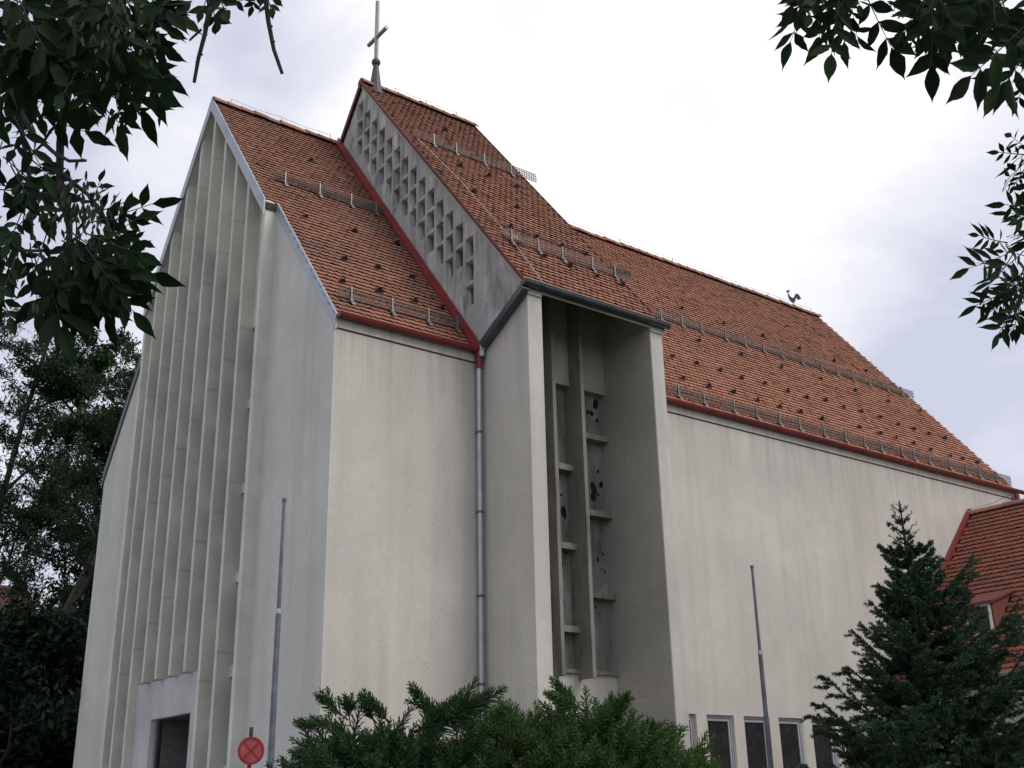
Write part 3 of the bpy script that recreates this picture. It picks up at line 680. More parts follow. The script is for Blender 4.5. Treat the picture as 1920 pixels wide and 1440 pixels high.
g = MB(); g.tube([(WX,-1.6,WZ),(WX,-1.6,WZ+.3)], .012, 4); g.tube([(WX,-1.6,WZ+.28),(WX,-.9,WZ+.12),(WX,-.1,WZ+.10)], .007, 4); g.tube([(WX,-1.6,WZ+.28),(WX,-3.2,WZ+.26)], .007, 4); wadd(g.build('lightning_wire', M_WIRE))
n = 8; prof = [(.1*math.cos(PI+PI*k/n), .1*math.sin(PI+PI*k/n)) for k in range(n+1)]
g = MB(); g.prism([(EX-.12+p, zw(EX)-.02+q) for p, q in prof], -8.8, -.02, 'y'); wadd(g.build('gutter', M_ZINC))
# dormer
dY0, dY1, dX0, dX1 = -1.82, -2.68, 18.12, 19.15
zt = zw(dX1)+.02; 
g = MB(); g.prism([(dX0+.05, zw(dX0)-.1), (dX1, zt), (dX0+.05, zt-.28)], dY1, dY0, 'y')
dm = g.build('dormer', plain('dormer_red_cheek', (.15,.045,.03), .8)); wadd(dm)
g = MB(); g.prism([(dX0-.12, zt-.34), (dX1+.1, zt+.06), (dX1+.1, zt+.12), (dX0-.12, zt-.27)], dY1-.08, dY0+.08, 'y'); g.build('dormer_roof', M_RED_DULL, dm)
zb0, zb1 = zw(dX0)-.02, zt-.31
g = MB(); g.box((dX0, dY1+.055, zb1-.07), (dX0+.06, dY0-.055, zb1)); g.box((dX0, dY1+.055, zb0), (dX0+.06, dY0-.055, zb0+.07)); g.box((dX0, dY1+.055, zb0+.07), (dX0+.06, dY1+.12, zb1-.07)); g.box((dX0, dY0-.12, zb0+.07), (dX0+.06, dY0-.055, zb1-.07))
wf = g.build('window', M_WHITE, dm)
g = MB(); g.box((dX0+.02, dY1+.12, zb0+.07), (dX0+.03, dY0-.12, zb1-.07)); g.build('pane', M_GLASS, wf)

# ================================================================== POLES, SIGN
def flagpole(u, vt, vm, D, label):
    t = at(u, vt, D); m_ = at(u, vm, D); x, y = t.x, t.y
    th = thing('flagpole', label, 'flagpole', (x, y, 0), 'grey flagpoles in front of the church')
    g = MB(); g.tube([(0,0,0),(0,0,m_.z*.35),(0,0,m_.z)], [.062,.054,.044], 14); g.build('lower_pole', M_POLE, th)
    g = MB(); g.tube([(0,0,m_.z-.02),(0,0,t.z)], [.034,.027], 12); g.build('upper_pole', M_POLE, th)
    g = MB(); g.tube([(0,0,m_.z-.03),(0,0,m_.z+.05)], .048, 14); g.tube([(0,0,m_.z*.35),(0,0,m_.z*.35+.04)], .060, 14); g.build('collar', M_ZINC, th)
    g = MB(); g.tube([(0,0,t.z-.03),(0,0,t.z+.03)], .038, 12); g.build('cap', M_DZINC, th)
flagpole(533, 938, 1160, 19.0, 'grey flagpole left of the corner, in front of the front wall')
flagpole(1410, 1063, 1232, 24.0, 'grey flagpole in front of the long side wall and its low windows')
sp = at(469, 1408, 15.5)
sign = thing('road_sign', 'round faded red traffic sign with a cross on a rusty post', 'road sign', (sp.x, sp.y, 0))
g = MB(); g.tube([(0,0,0),(0,0,sp.z+.31)], .028, 8); g.build('post', M_RUST, sign)
nv = V((CAM.x-sp.x, CAM.y-sp.y, 0)).normalized(); tv = V((-nv.y, nv.x, 0)); ang = math.radians(16); nv = nv*math.cos(ang)+tv*math.sin(ang); tv = V((-nv.y, nv.x, 0)); up = V((0,0,1))
def disc(r0, r1, o0, th, n=48, rot=0, m=0):
    g = MB(); c = V((0,0,sp.z))+nv*o0; vs = []; fs = []
    for k in range(n):
        t = 2*PI*k/n; d = tv*math.cos(t)+up*math.sin(t); vs += [c+d*r1, c+d*r1+nv*th, c+d*r0+nv*th, c+d*r0]
    for k in range(n):
        a, b_ = 4*k, 4*((k+1) % n)
        fs += [(a,b_,b_+1,a+1),(a+1,b_+1,b_+2,a+2),(a+2,b_+2,b_+3,a+3),(a+3,b_+3,b_,a)]
    g.add(vs, fs); return g
g = disc(.0001, .182, .03, .012); g.build('plate', M_SIGN2, sign)
disc(.148, .185, .043, .004).build('rim', M_SIGN3, sign)
g = MB()
for s_ in (-1, 1): g.obox(V((0,0,sp.z))+nv*(.045+.002*s_), (tv+up*s_).normalized(), (up-tv*s_).normalized(), nv, .150, .016, .0015)
g.build('cross_bars', M_SIGN3, sign)

# ================================================================== VEGETATION
def quads_from(c, a, b):
    """diamond leaves: centre c, half axis a (long), half axis b (wide)"""
    n = len(c); v = np.stack([c-a, c+b*1.0-a*.1, c+a, c-b-a*.1], 1).reshape(-1, 3)
    return v, np.arange(4*n).reshape(n, 4)
def rnd_unit(n, r):
    d = r.normal(size=(n, 3)); return d/np.linalg.norm(d, axis=1)[:, None]

def grow_tree(name, label, group, base, height, crown_r, lean=(0,0), seed=1, leaf=.10, leaf_w=.035, n_leaf=30000, mat=None, trunk_r=.2, clear=.25, twigs=True, levels=4, spread=.55, par_cat='tree', droop=.0):
    r = random.Random(seed); nr = np.random.default_rng(seed)
    th = thing(name, label, par_cat, tuple(base), group)
    g = MB(); tips = []
    def rec(p, d, L, rad, lv):
        pts = [p]; q = p.copy(); dd = d.copy(); n = 5 if lv < 3 else 3
        for k in range(n):
            dd = (dd+V((r.gauss(0,.12), r.gauss(0,.12), r.gauss(.03,.08)-droop*lv*.03))).normalized(); q = q+dd*(L/n); pts.append(q.copy())
        g.tube(pts, [rad*(1-.65*k/n) for k in range(n+1)], 8 if lv == 0 else (5 if lv < 3 else 3), cap=False)
        if lv >= levels-1:
            tips.extend([(pts[k], pts[k+1]) for k in range(n)]); return
        nb = {0: 11, 1: 6, 2: 5}.get(lv, 4)
        for i in range(nb):
            t = (clear if lv == 0 else .2)+(1-(clear if lv == 0 else .2))*(i+r.random())/nb
            k = min(int(t*n), n-1); pp = pts[k].lerp(pts[k+1], t*n-k)
            az = 2.4*i+r.uniform(-.5,.5); side = V((math.cos(az), math.sin(az), 0))
            if lv > 0: side = (side - dd*side.dot(dd)*.6 + V((0,0,r.uniform(-.2,.3)))).normalized()
            nd = (dd*(1-spread)+side*spread*1.25+V((0,0,.15))).normalized()
            LL = (crown_r*(1.15-.6*t) if lv == 0 else L*.52)*r.uniform(.75,1.15)
            rec(pp, nd, LL, rad*(.5 if lv == 0 else .52)*(1-.4*t), lv+1)
    rec(V((0,0,0)), V((lean[0], lean[1], 1)).normalized(), height*.92, trunk_r, 0)
    g.build('trunk', M_BARK, th, recalc=False)
    A = np.array([[list(a), list(b)] for a, b in tips]); m = len(A)
    idx = nr.integers(0, m, n_leaf); t = nr.random((n_leaf, 1)); c = A[idx, 0]*(1-t)+A[idx, 1]*t
    c = c+nr.normal(0, leaf*1.4, (n_leaf, 3)); d = (A[idx, 1]-A[idx, 0]); d /= np.linalg.norm(d, axis=1)[:, None]+1e-9
    a = rnd_unit(n_leaf, nr)*.8+d*.6; a /= np.linalg.norm(a, axis=1)[:, None]; o = np.cross(a, rnd_unit(n_leaf, nr)); o /= np.linalg.norm(o, axis=1)[:, None]+1e-9
    sc = nr.uniform(.6, 1.3, (n_leaf, 1)); v, f = quads_from(c, a*leaf*sc, o*leaf_w*sc)
    raw_mesh('crown', v, f, mat, th)
    return th
M_LOC = leafmat('locust_leaves', (.014,.034,.016), (.024,.052,.024), (.038,.078,.032), .25)
M_DKLEAF = leafmat('dark_leaves', (.010,.020,.012), (.015,.03,.016), (.022,.042,.02), .15)
def flat(u, D):
    p = at(u, 1400, D); return (p.x, p.y, 0)
GT = 'trees behind the left side of the church'
grow_tree('locust_tree', 'airy tree with fine leaves and a dark forked stem at far left', GT, flat(62, 37), 21.5, 4.6, (.02,.0), 3, .085, .028, 46000, M_LOC, .26, .25, spread=.5)
grow_tree('locust_tree', 'slender lacy tree whose twigs reach the left gable edge', GT, flat(190, 41), 23.5, 4.8, (.0,-.0), 8, .09, .03, 44000, M_LOC, .2, .4, spread=.5)
grow_tree('locust_tree', 'tall thin tree at the very left edge of the photo, behind the forked stem', GT, flat(-60, 44), 24, 5, (0,0), 14, .10, .032, 32000, M_LOC, .22, .3)
grow_tree('broadleaf_tree', 'dense dark tree filling the lower left corner', GT, flat(-20, 35), 7.0, 4.2, (0,0), 22, .15, .07, 36000, M_DKLEAF, .2, .05, spread=.7)
grow_tree('broadleaf_tree', 'dense dark tree low beside the left church corner', GT, flat(120, 39), 7.9, 4.4, (0,0), 25, .15, .07, 42000, M_DKLEAF, .22, .04, spread=.7)
grow_tree('broadleaf_tree', 'dark bushy tree low behind the forked stem', GT, flat(50, 46), 9.0, 5.5, (0,0), 31, .2, .1, 36000, M_DKLEAF, .22, .04, spread=.75)
grow_tree('broadleaf_tree', 'mid green crown rising beside the left eaves', GT, flat(240, 47), 21.5, 3.6, (0,0), 37, .11, .05, 30000, leafmat('green_leaves', (.02,.05,.018), (.032,.075,.025), (.045,.10,.03), .25), .25, .35, spread=.6)
# house seen through the trees
hp = flat(-330, 62); hs = thing('house', 'plain pale house with dark red roof glimpsed through the left trees', 'house', hp)
g = MB(); g.box((-9,-5,0),(9,5,10.8)); g.build('wall', plain('far_wall', (.42,.40,.36), .9), hs)
g = MB(); g.prism([(-5.6,10.6),(5.6,10.6),(0,15.0)], -9.5, 9.5, 'x'); g.build('roof', plain('far_roof', (.05,.02,.018), .95), hs)
for k in range(-3, 4):
    for z in (2, 5, 8):
        g = MB(); g.box((k*2.4-.5,-5.03,z),(k*2.4+.5,-4.98,z+1.4)); g.build('window', M_GLASS, hs)

# --- spruce
def spruce(u, D, top_v, label):
    base = flat(u, D); tip = at(u, top_v, D).z; r = random.Random(77); nr = np.random.default_rng(77)
    th = thing('spruce_tree', label, 'tree', base)
    tr = MB(); tr.tube([(0,0,0),(0,0,tip*.5),(0,0,tip)], [.16,.09,.01], 8)
    cs, as_, bs = [], [], []
    def needles(p, q, dens=300, ln=.034, wd=.0075):
        L = (q-p).length; n = max(4, int(L*dens)); t = nr.random((n, 1)); P0, Q0 = np.array(p), np.array(q)
        d = (Q0-P0)/(L+1e-9); c = P0*(1-t)+Q0*t; s_ = rnd_unit(n, nr); a = s_*.85+d*.75; a[:, 2] += .25; a /= np.linalg.norm(a, axis=1)[:, None]
        o = np.cross(a, rnd_unit(n, nr)); o /= np.linalg.norm(o, axis=1)[:, None]+1e-9; k = nr.uniform(.7,1.3,(n,1))
        cs.append(c+a*ln*.8*k); as_.append(a*ln*k); bs.append(o*wd*k)
    z = .5
    while z < tip-.12:
        fr = 1-z/tip; low = z < tip-1.05
        dd0 = tip-z; R = ((.02+.33*dd0) if dd0 < 2.4 else .81+.41*(dd0-2.4)) if low else (.10+.30*dd0)
        nb = 10 if low else 4
        for i in range(nb):
            az = i*2*PI/nb+r.uniform(-.3,.3)+z*3.1; L = R*r.uniform(.6,1.12)*(1.25 if r.random() < .2 else 1); e0 = r.uniform(.12,.48) if low else r.uniform(.6,1.0)
            h = V((math.cos(az), math.sin(az), 0)); L *= 1.0+.5*max(0, h.dot(R2)) if low else 1; n = 7; pts = []
            for k in range(n+1):
                t = k/n; zz = e0*L*t - (.36*L*t*(1-t)*1.3 if low else 0) + (.16*L*t*t if low else .05*L*t*t)
                pts.append(V((0,0,z))+h*(L*t)+V((r.gauss(0,.015), r.gauss(0,.015), zz)))
            tr.tube(pts, [.028*(1-.8*k/n)*(.5+fr) for k in range(n+1)], 4, cap=False)
            sd_ = h.cross(V((0,0,1)))
            for k in range(n):
                if k >= 1 or not low: needles(pts[k], pts[k+1], 380 if low else 45)
                if k >= 1 and (low or r.random() < .2):
                    for s_ in (-1, 1):
                        for rep in (0, 1):
                            t0 = r.random(); p = pts[k].lerp(pts[k+1], t0); l2 = L*.30*(1-.55*k/n)*r.uniform(.6,1.2)
                            if l2 < .05: continue
                            d2 = (h*.75+sd_*s_*r.uniform(.5,.95)+V((0,0,r.uniform(-.28,.22)))).normalized(); m_ = p+d2*l2*.55+V((0,0,-.02)); q = p+d2*l2+V((0,0,.05*l2))
                            needles(p, m_, 320); needles(m_, q, 320)
                            if l2 > .3:
                                for ww in range(3):
                                    p3 = p.lerp(q, .3+.25*ww); d3 = (d2+sd_*r.uniform(-.9,.9)+V((0,0,r.uniform(-.5,.3)))).normalized(); needles(p3, p3+d3*l2*.42, 320)
        z += (.20+.13*fr)*r.uniform(.8,1.2) if low else .2*r.uniform(.8,1.2)
    needles(V((0,0,tip-1.0)), V((0,0,tip-.05)), 35)
    tr.build('trunk', M_BARK, th, recalc=False)
    c, a, b_ = np.concatenate(cs), np.concatenate(as_), np.concatenate(bs); v, f = quads_from(c, a, b_)
    print('spruce needles', len(f))
    raw_mesh('needles', v, f, leafmat('spruce_needles', (.028,.060,.036), (.045,.090,.050), (.075,.135,.065), 0, .7, 2.2), th)
spruce(1752, 20.5, 895, 'dark green spruce tree with bare pointed top, in front of the side building')

# --- junipers
def juniper(u, D, pos, label, mat, seed, plumes, n, group):
    r = random.Random(seed); nr = np.random.default_rng(seed); base = V(flat(u, D)); th = thing('juniper_bush', label, 'bush', tuple(base), group)
    cs, as_, bs = [], [], []; tr = MB()
    def plume(p, d, L, dens=1.):
        d = d.normalized(); s1 = d.orthogonal().normalized(); n_ = int(26*dens*max(L,.25)/.35)
        for k in range(n_):
            t = (k+.5)/n_; c0 = p+d*L*t+V((0,0,-.05*L*math.sin(t*3)))
            ang = k*2.4; sdir = (s1*math.cos(ang)+d.cross(s1)*math.sin(ang)); l2 = L*.30*(1-t)**.7+.03
            dd = (d*.9+sdir*.75).normalized(); m_ = max(4, int(l2*190)); tt = nr.random((m_,1))
            c = np.array(c0)+np.array(dd)*tt*l2; a = np.array(dd)[None]+rnd_unit(m_, nr)*.55; a /= np.linalg.norm(a, axis=1)[:,None]
            o = np.cross(a, rnd_unit(m_, nr)); o /= np.linalg.norm(o, axis=1)[:,None]+1e-9; kk = nr.uniform(.7,1.3,(m_,1))
            cs.append(c); as_.append(a*.021*kk); bs.append(o*.0058*kk)
        tr.tube([p-d*.1, p+d*L*.9], [.01,.003], 3, cap=False)
    for (cx, cy, cz, rx, ry, rz, cnt) in pos:      # mounds, relative to the bush base along view right / depth / up
        for i in range(int(cnt*1.35)):
            az = r.uniform(0, 2*PI); el = math.asin(r.uniform(-.25, 1)); w_ = V((math.cos(az)*math.cos(el), math.sin(az)*math.cos(el), math.sin(el)))
            q = V((cx,cy,cz))+V((w_.x*rx, w_.y*ry, w_.z*rz))*r.uniform(.8,1.0)
            P_ = R2*q.x+F2*q.y+V((0,0,q.z)); dw = (R2*w_.x+F2*w_.y+V((0,0,w_.z*.5+.12))+V((r.gauss(0,.4), r.gauss(0,.4), r.gauss(0,.2)))).normalized()
            plume(P_, dw, r.uniform(.25,.6))
    for (u0, v0, u1, v1, k) in plumes:
        a_, b_ = at(u0, v0, D-k)-base, at(u1, v1, D-k)-base; L = (b_-a_).length
        plume(a_, b_-a_, L, 1.5)
        for j in range(int(3+L*4)):
            t = r.uniform(.0,.55); plume(a_.lerp(b_, t), (b_-a_).normalized()+V((r.gauss(0,.35), r.gauss(0,.35), r.gauss(0,.25))), L*(.5-.45*t)+.1, 1.2)
    for k in range(7):
        az = r.uniform(0, 2*PI); tr.tube([(0,0,0),(math.cos(az)*.5,math.sin(az)*.5,.7),(math.cos(az)*1.0,math.sin(az)*1.0,1.5)], [.05,.035,.02], 6, cap=False)
    tr.build('stems', M_BARK, th, recalc=False)
    c, a, b_ = np.concatenate(cs), np.concatenate(as_), np.concatenate(bs); v, f = quads_from(c, a, b_); print('juniper', len(f))
    raw_mesh('foliage', v, f, mat, th)
GJ = 'junipers below the side wall'
juniper(720, 13.2, [(-.2,0,1.33,.9,.9,.95,430), (.55,.2,1.30,.9,.9,1.0,300), (-.62,.1,1.08,.55,.7,.9,160), (.15,0,.6,1.35,1.2,.7,200)],
        'dark juniper bush with long arching sprays, left one', leafmat('juniper_dark', (.032,.070,.034), (.055,.115,.048), (.10,.185,.065), .1, .7, 2.6), 5,
        [(640,1360,552,1352,.3),(640,1340,592,1300,.2),(655,1345,648,1305,.1),(700,1350,677,1298,.2),(725,1350,690,1300,.1),(820,1345,768,1281,.2),(780,1370,948,1288,.35),(850,1340,900,1305,.2),(600,1420,545,1408,.4),(640,1430,545,1440,.4)], 0, GJ)
juniper(1090, 13.8, [(-.75,0,1.38,.9,.9,1.12,330), (.15,.1,1.36,1.0,.9,1.2,360), (.95,.1,1.1,.8,.8,.98,280), (.2,0,.6,1.7,1.2,.7,200)],
        'brighter green juniper bush with brownish top, right one', leafmat('juniper_green', (.052,.105,.036), (.092,.17,.052), (.155,.26,.08), .1, .7, 2.4), 6,
        [(1078,1335,1032,1270,.2),(1090,1330,1022,1298,.3),(1075,1330,1052,1290,.2),(1140,1345,1180,1296,.2),(1155,1335,1176,1305,.1),(960,1345,930,1330,.2),(1190,1385,1215,1352,.2),(1220,1385,1222,1358,.1)], 0, GJ)

# --- ash trees whose branches hang into the picture
M_ASH = leafmat('ash_leaves', (.009,.021,.010), (.014,.034,.013), (.024,.054,.017), .22, .75, 5)
M_KEYS = leafmat('ash_keys', (.035,.05,.028), (.045,.06,.03), (.06,.075,.04), .2)
def leaflet(g, p, d, nrm, L, Wd, r, narrow):
    """one pointed, slightly folded and toothed leaflet"""
    d = d.normalized(); s = d.cross(nrm).normalized(); n = s.cross(d)
    prof = [(0,0),(.07,.18),(.16,.54),(.29,.88),(.41,1.0),(.54,.90),(.68,.66),(.77,.40),(.84,.20),(.92,.07),(1.0,0)]
    bend = r.uniform(-.10,.22); fold = r.uniform(.12,.35); i = len(g.v); m = len(prof)
    tw = r.uniform(-.3,.3)
    for (t, w_) in prof:
        c = p+d*L*t-n*(L*bend*t*t); tooth = 1+r.uniform(-.13,.13)
        ww = Wd*.5*w_*tooth; ss = s*math.cos(tw*t)+n*math.sin(tw*t)
        g.v.extend([tuple(c), tuple(c+ss*ww+n*ww*fold), tuple(c-ss*ww*r.uniform(.9,1.05)+n*ww*fold)])
    for k in range(m-1):
        a = i+3*k; g.f.append((a, a+1, a+4, a+3)); g.m.append(0); g.f.append((a, a+3, a+5, a+2)); g.m.append(0)
def compound(g, tw_, b, t, r, pairs=3, narrow=.40, size=.47, facing=None):
    ax = t-b; L = ax.length; d = ax.normalized(); f = facing if facing is not None else ((CAM-b).normalized()+V((r.gauss(0,.45), r.gauss(0,.45), r.gauss(0,.35)))).normalized()
    s = d.cross(f).normalized(); f = s.cross(d)
    sag = V((0,0,-1))*L*r.uniform(.0,.14); P_ = lambda u: b+ax*u+sag*(u*(1-u)*2)*.6
    tw_.tube([P_(k/5) for k in range(6)], [.0022,.002,.0018,.0015,.0013,.001], 4, cap=False)
    for k in range(pairs):
        u = .30+.52*k/max(1, pairs-1)
        for sg in (-1, 1):
            if r.random() < .06: continue
            dd = (d*r.uniform(.55,.95)+s*sg*r.uniform(.75,1.05)+V((0,0,-r.uniform(.0,.35)))+f*r.gauss(0,.22)).normalized()
            LL = L*size*r.uniform(.82,1.12)*(1 if k else .85); leaflet(g, P_(u), dd, (f+V((r.gauss(0,.3), r.gauss(0,.3), r.gauss(0,.3)))).normalized(), LL, LL*narrow*r.uniform(.85,1.15), r, narrow)
    LL = L*size*1.1; leaflet(g, P_(.97), (d+V((0,0,-.15))).normalized(), f, LL, LL*narrow, r, narrow)
def ash_side(name, label, trunk_xy, branches, leaves, keys, clouds, seed, limbs, group):
    r = random.Random(seed); base = V((trunk_xy[0], trunk_xy[1], 0)); th = thing(name, label, 'tree', tuple(base), group)
    g, tw_, kk, tk = MB(), MB(), MB(), MB()
    rel = lambda p: p-base
    for pts, r0, r1 in branches:
        q = [rel(at(u, v, D)) for (u, v, D) in pts]; n = len(q); tw_.tube(q, [r0+(r1-r0)*k/(n-1) for k in range(n)], 7, cap=True)
        for k in range(n-1):
            for j in range(2):
                t = r.random(); p = q[k].lerp(q[k+1], t); rad = r0+(r1-r0)*(k+t)/(n-1); e = p+V((r.gauss(0,1), r.gauss(0,1), r.gauss(0,1))).normalized()*rad*1.5; tw_.tube([p, e], [rad*1.0, rad*.5], 5)
    gg = (CAM-base)
    for (u0, v0, u1, v1, D, pr, nar) in leaves:
        d1 = D+r.uniform(-.15,.15)
        b, t = at(u0, v0, D), at(u1, v1, d1); t = b.lerp(t, .84)
        global_face = None
        fc = ((CAM-b).normalized()+V((r.gauss(0,.3), r.gauss(0,.3), r.gauss(0,.25)))).normalized()
        compound(g, tw_, rel(b), rel(t), r, pr, nar, facing=fc)
    for (poly, cnt, D0_, D1_, dl, nar, lean) in clouds:
        xs_ = [p[0] for p in poly]; ys_ = [p[1] for p in poly]; c = 0
        while c < cnt:
            u, v = r.uniform(min(xs_), max(xs_)), r.uniform(min(ys_), max(ys_)); ins = False
            for i in range(len(poly)):
                (x1, y1), (x2, y2) = poly[i], poly[i-1]
                if (y1 > v) != (y2 > v) and u < (x2-x1)*(v-y1)/(y2-y1)+x1: ins = not ins
            if not ins: continue
            c += 1; D = r.uniform(D0_, D1_); an = lean+r.gauss(0, .75); L = dl*r.uniform(.75,1.2)
            b = at(u, v, D); t = b+(cR*math.sin(an)-cU*math.cos(an))*L+_F*r.uniform(-.4,.4)*L
            fc = ((CAM-b).normalized()+V((r.gauss(0,.5), r.gauss(0,.5), r.gauss(0,.45)))).normalized()
            compound(g, tw_, rel(b), rel(t), r, 3, nar, facing=fc)
    for (u, v, D, sp_, n) in keys:
        o = at(u, v, D)
        for k in range(n):
            p = rel(o)+V((r.gauss(0,sp_), r.gauss(0,sp_), r.gauss(-.01,sp_*1.3))); leaflet(kk, p, V((r.gauss(0,.25), r.gauss(0,.25), -1)), rel(CAM)-p, .036, .008, r, 1)
    for pts, r0, r1 in limbs:
        q = [V(p)-base for p in pts]; n = len(q); tk.tube(q, [r0+(r1-r0)*k/(n-1) for k in range(n)], 12)
    tk.build('trunk', M_BARK, th, recalc=False); tw_.build('branches', M_TWIG, th, recalc=False)
    g.build('leaves', M_ASH, th, recalc=False)
    if kk.v: tag(kk.build('seed_clusters', M_KEYS, th, recalc=False), kind='stuff')

Dl = 3.1
lv = lambda L, D, pr=3, nar=.38: [(a,b,c,d,D+random.uniform(-.2,.2),pr,nar) for (a,b,c,d) in L]
leftL = lv([(225,20,330,60),(230,60,325,100),(215,110,310,165),(200,150,300,125),(210,180,270,215),(195,200,235,240),(175,170,165,235),(200,140,320,185),(150,120,110,190),(240,0,335,20),
 (185,395,215,330),(190,400,270,375),(200,410,290,415),(215,430,300,455),(210,440,285,490),(205,450,240,500),(190,470,255,525),(180,480,215,540),(170,500,245,570),(160,520,205,600),(150,520,180,580),(190,440,270,440),(170,440,140,500),
 (60,330,20,400),(70,350,100,420),(40,400,10,470),(90,430,60,520),(70,460,120,560),(30,480,0,560),(110,500,90,590),(130,540,170,610),(60,230,20,290),(50,180,15,240),(140,60,190,130),(170,80,150,160),(80,40,120,110),
 (115,395,125,330),(60,300,120,350),(20,310,60,380)], Dl)
leftL = [(a-20,b,c-24,d,D,pr,nar) if (a > 155 and b > 380) else (a,b,c,d,D,pr,nar) for (a,b,c,d,D,pr,nar) in leftL]
topL = lv([(398,-30,375,30),(405,-25,425,28),(395,-20,405,50),(492,-35,470,20),(495,-30,510,25),(420,-40,450,10),(480,-40,520,0)], 2.9, 3, .42)
cl = [([(-40,-80),(270,-80),(240,-10),(200,60),(160,50),(90,90),(-40,140)], 44, 2.9, 3.7, .20, .36, -.1),
      ([(-40,150),(60,150),(40,240),(50,380),(90,440),(110,500),(-40,520)], 34, 2.9, 3.7, .19, .36, -.1),
      ([(130,-60),(225,-60),(215,60),(195,120),(150,100)], 32, 2.9, 3.5, .18, .37, .35),
      ([(130,410),(165,400),(175,450),(160,500),(130,500),(110,460)], 26, 2.9, 3.4, .17, .36, .4)]
leftpos = CAM - R2*2.6 + F2*1.9
brL = [([(150,-260,3.5),(140,-90,3.2),(134,60,3.1),(131,150,3.1),(120,210,3.1),(113,270,3.1),(112,340,3.1),(120,385,3.1),(130,430,3.1),(128,500,3.1),(120,590,3.15)], .016, .006),
       ([(131,160,3.1),(150,185,3.08),(175,202,3.05)], .005, .003), ([(115,228,3.1),(95,245,3.1),(78,272,3.1),(60,290,3.1)], .005, .003),
       ([(10,150,3.2),(45,220,3.15),(62,250,3.1),(100,285,3.05),(130,302,3.0),(162,301,3.0)], .008, .004),
       ([(115,325,3.1),(140,345,3.1),(165,365,3.1),(190,395,3.1),(210,440,3.1)], .007, .004), ([(0,440,3.2),(40,470,3.2),(110,470,3.1)], .006, .004),
       ([(20,-80,3.3),(10,40,3.3),(30,180,3.2),(55,330,3.2),(60,450,3.2)], .010, .005), ([(150,-90,3.2),(220,-10,3.1),(250,60,3.0)], .009, .004),
       ([(420,-140,3.0),(398,-60,2.95),(392,20,2.9),(384,65,2.9),(372,110,2.9),(364,155,2.9)], .008, .0045), ([(378,55,2.9),(356,75,2.9)], .0035, .003),
       ([(470,-140,3.0),(492,-50,2.9),(503,40,2.9),(513,92,2.9),(529,138,2.9)], .008, .0045)]
hl = [at(150,-260,3.5), at(420,-140,3.0), at(470,-140,3.0), at(20,-80,3.3)]
limL = [([leftpos, leftpos+V((.05,.02,2.2)), leftpos+V((.1,.1,4.2)), leftpos+V((.2,.2,7))], .17, .09),
        ([leftpos+V((.1,.1,4.0)), (leftpos+V((.1,.1,5.0))).lerp(hl[0], .5)+V((0,0,.35)), hl[0]], .06, .018), ([(leftpos+V((.1,.1,5.0))).lerp(hl[0], .5)+V((0,0,.33)), hl[1]+V((0,0,.2)), hl[1]], .03, .010),
        ([hl[1]+V((0,0,.2)), hl[2]], .014, .009), ([leftpos+V((.1,.1,3.6)), hl[3]+V((0,0,.15)), hl[3]], .04, .012)]
keysL = [(150,370,3.0,.035,70),(165,400,3.0,.03,50),(225,70,2.95,.05,80),(120,480,3.05,.05,60)]
ash_side('ash_tree', 'ash branches with dark drooping leaves and seed clusters, top left', (leftpos.x, leftpos.y), brL, leftL+topL, keysL, cl, 41, limL, None)

Dr = 3.7
lvr = lambda L, D, pr=3, nar=.28: [(a,b,a+(c-a)*(.85 if b < 120 else 1.12),b+(d-b)*(.85 if b < 120 else 1.12),D,pr,nar*.88) for (a,b,c,d,D,pr,nar) in lv(L, D, pr, nar)]
rl = lvr([(1530,-40,1480,35),(1540,-30,1510,50),(1560,-30,1545,60),(1575,-30,1575,70),(1590,-30,1605,60),(1560,-40,1500,20),(1600,-40,1615,30),(1520,-30,1530,30)], Dr, 3, .40)
rl += lvr([(1700,-20,1660,20),(1715,20,1670,30),(1705,40,1680,75),(1730,-10,1740,70),(1745,20,1735,100),(1755,40,1780,100),(1760,0,1800,60),(1735,50,1700,90),(1770,20,1745,60),(1720,-30,1690,-5),(1750,60,1750,110)], Dr, 3, .34)
rl += lvr([(1830,-20,1850,60),(1860,-20,1870,80),(1880,0,1900,95),(1850,20,1835,70),(1900,20,1915,110),(1905,40,1930,100),(1840,-30,1800,10),(1870,40,1890,90)], Dr, 4, .38)
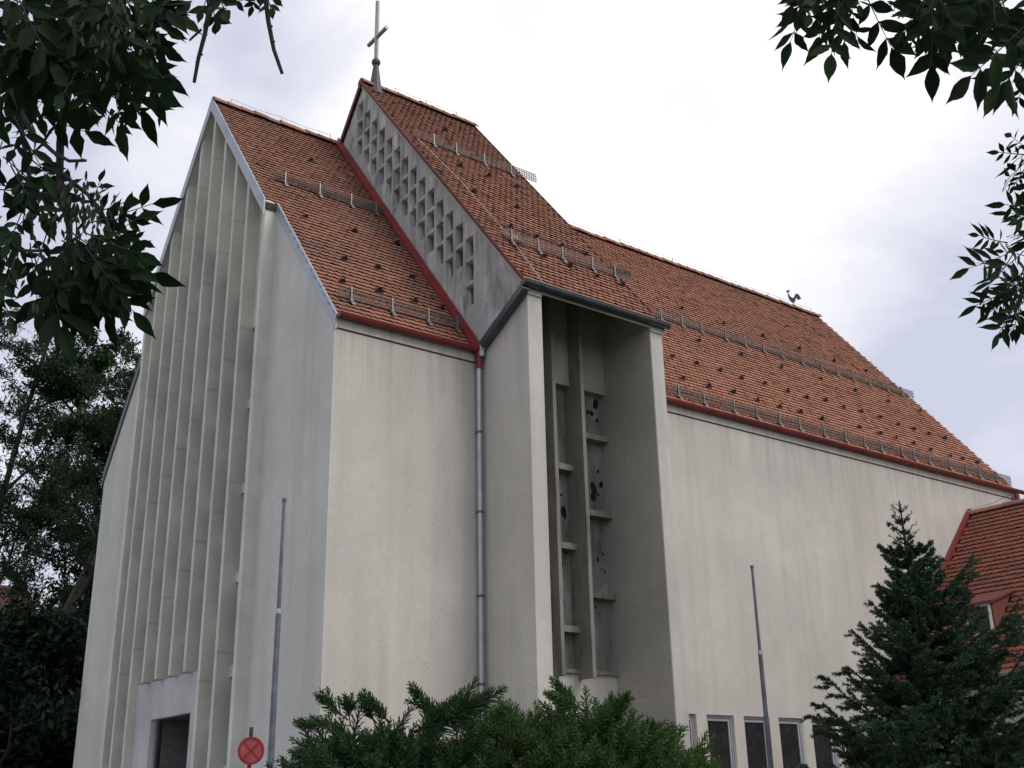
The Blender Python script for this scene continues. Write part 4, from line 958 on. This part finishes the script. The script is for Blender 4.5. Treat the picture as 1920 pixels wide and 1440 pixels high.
rl += lvr([(1930,130,1905,195),(1940,110,1900,150)], Dr, 3, .36)
rl += lvr([(1925,290,1870,285),(1925,300,1885,340),(1930,280,1895,255),(1925,310,1900,350),(1935,370,1900,380),(1940,390,1905,410)], Dr, 3, .36)
rl += lvr([(1890,455,1832,440),(1900,470,1810,505),(1900,475,1850,540)], Dr, 4, .26)
rl += lvr([(1925,440,1895,440),(1920,470,1870,510),(1925,500,1870,560),(1915,530,1825,575),(1915,540,1850,590),(1910,560,1870,630),(1915,560,1900,620),(1925,480,1880,470),(1930,520,1890,540),(1925,560,1880,600),(1920,500,1900,560)], Dr, 4, .30)
clr = [([(1830,-60),(1990,-60),(1990,90),(1900,70),(1830,30)], 18, 3.5, 4.2, .24, .38, -.1), ([(1500,-90),(1620,-90),(1610,0),(1520,0)], 12, 3.5, 3.9, .2, .38, -.1), ([(1690,-90),(1830,-90),(1800,0),(1720,0)], 12, 3.5, 3.9, .2, .38, 0), ([(1965,230),(2060,230),(2060,620),(1965,620)], 22, 3.5, 4.2, .15, .30, -.5)]
rp = CAM + R2*5.6 + F2*3.2
h0 = at(1960,-160,3.8)
brR = [([(1960,-160,3.8),(1930,40,3.7),(1940,200,3.7),(1945,330,3.7),(1935,440,3.7),(1918,540,3.7),(1900,600,3.7)], .012, .004), ([(1960,-160,3.8),(1850,-100,3.7),(1740,-60,3.7),(1735,10,3.7)], .009, .004),
       ([(1850,-100,3.7),(1700,-110,3.7),(1580,-80,3.7),(1560,-10,3.7)], .007, .004), ([(1935,440,3.7),(1895,460,3.7)], .004, .003), ([(1880,-100,3.7),(1865,-30,3.7),(1875,30,3.7)], .006, .004)]
limR = [([rp, rp+V((.03,.05,2.4)), rp+V((-.1,.05,4.6)), rp+V((-.2,.2,7.5))], .19, .1), ([rp+V((-.08,.05,3.7)), (rp+V((-.1,.05,4.6))).lerp(h0,.55)+V((0,0,.3)), h0], .06, .014)]
ash_side('ash_tree', 'ash branches with narrow hanging leaflets along the top right edge', (rp.x, rp.y), brR, rl, [], clr, 43, limR, None)
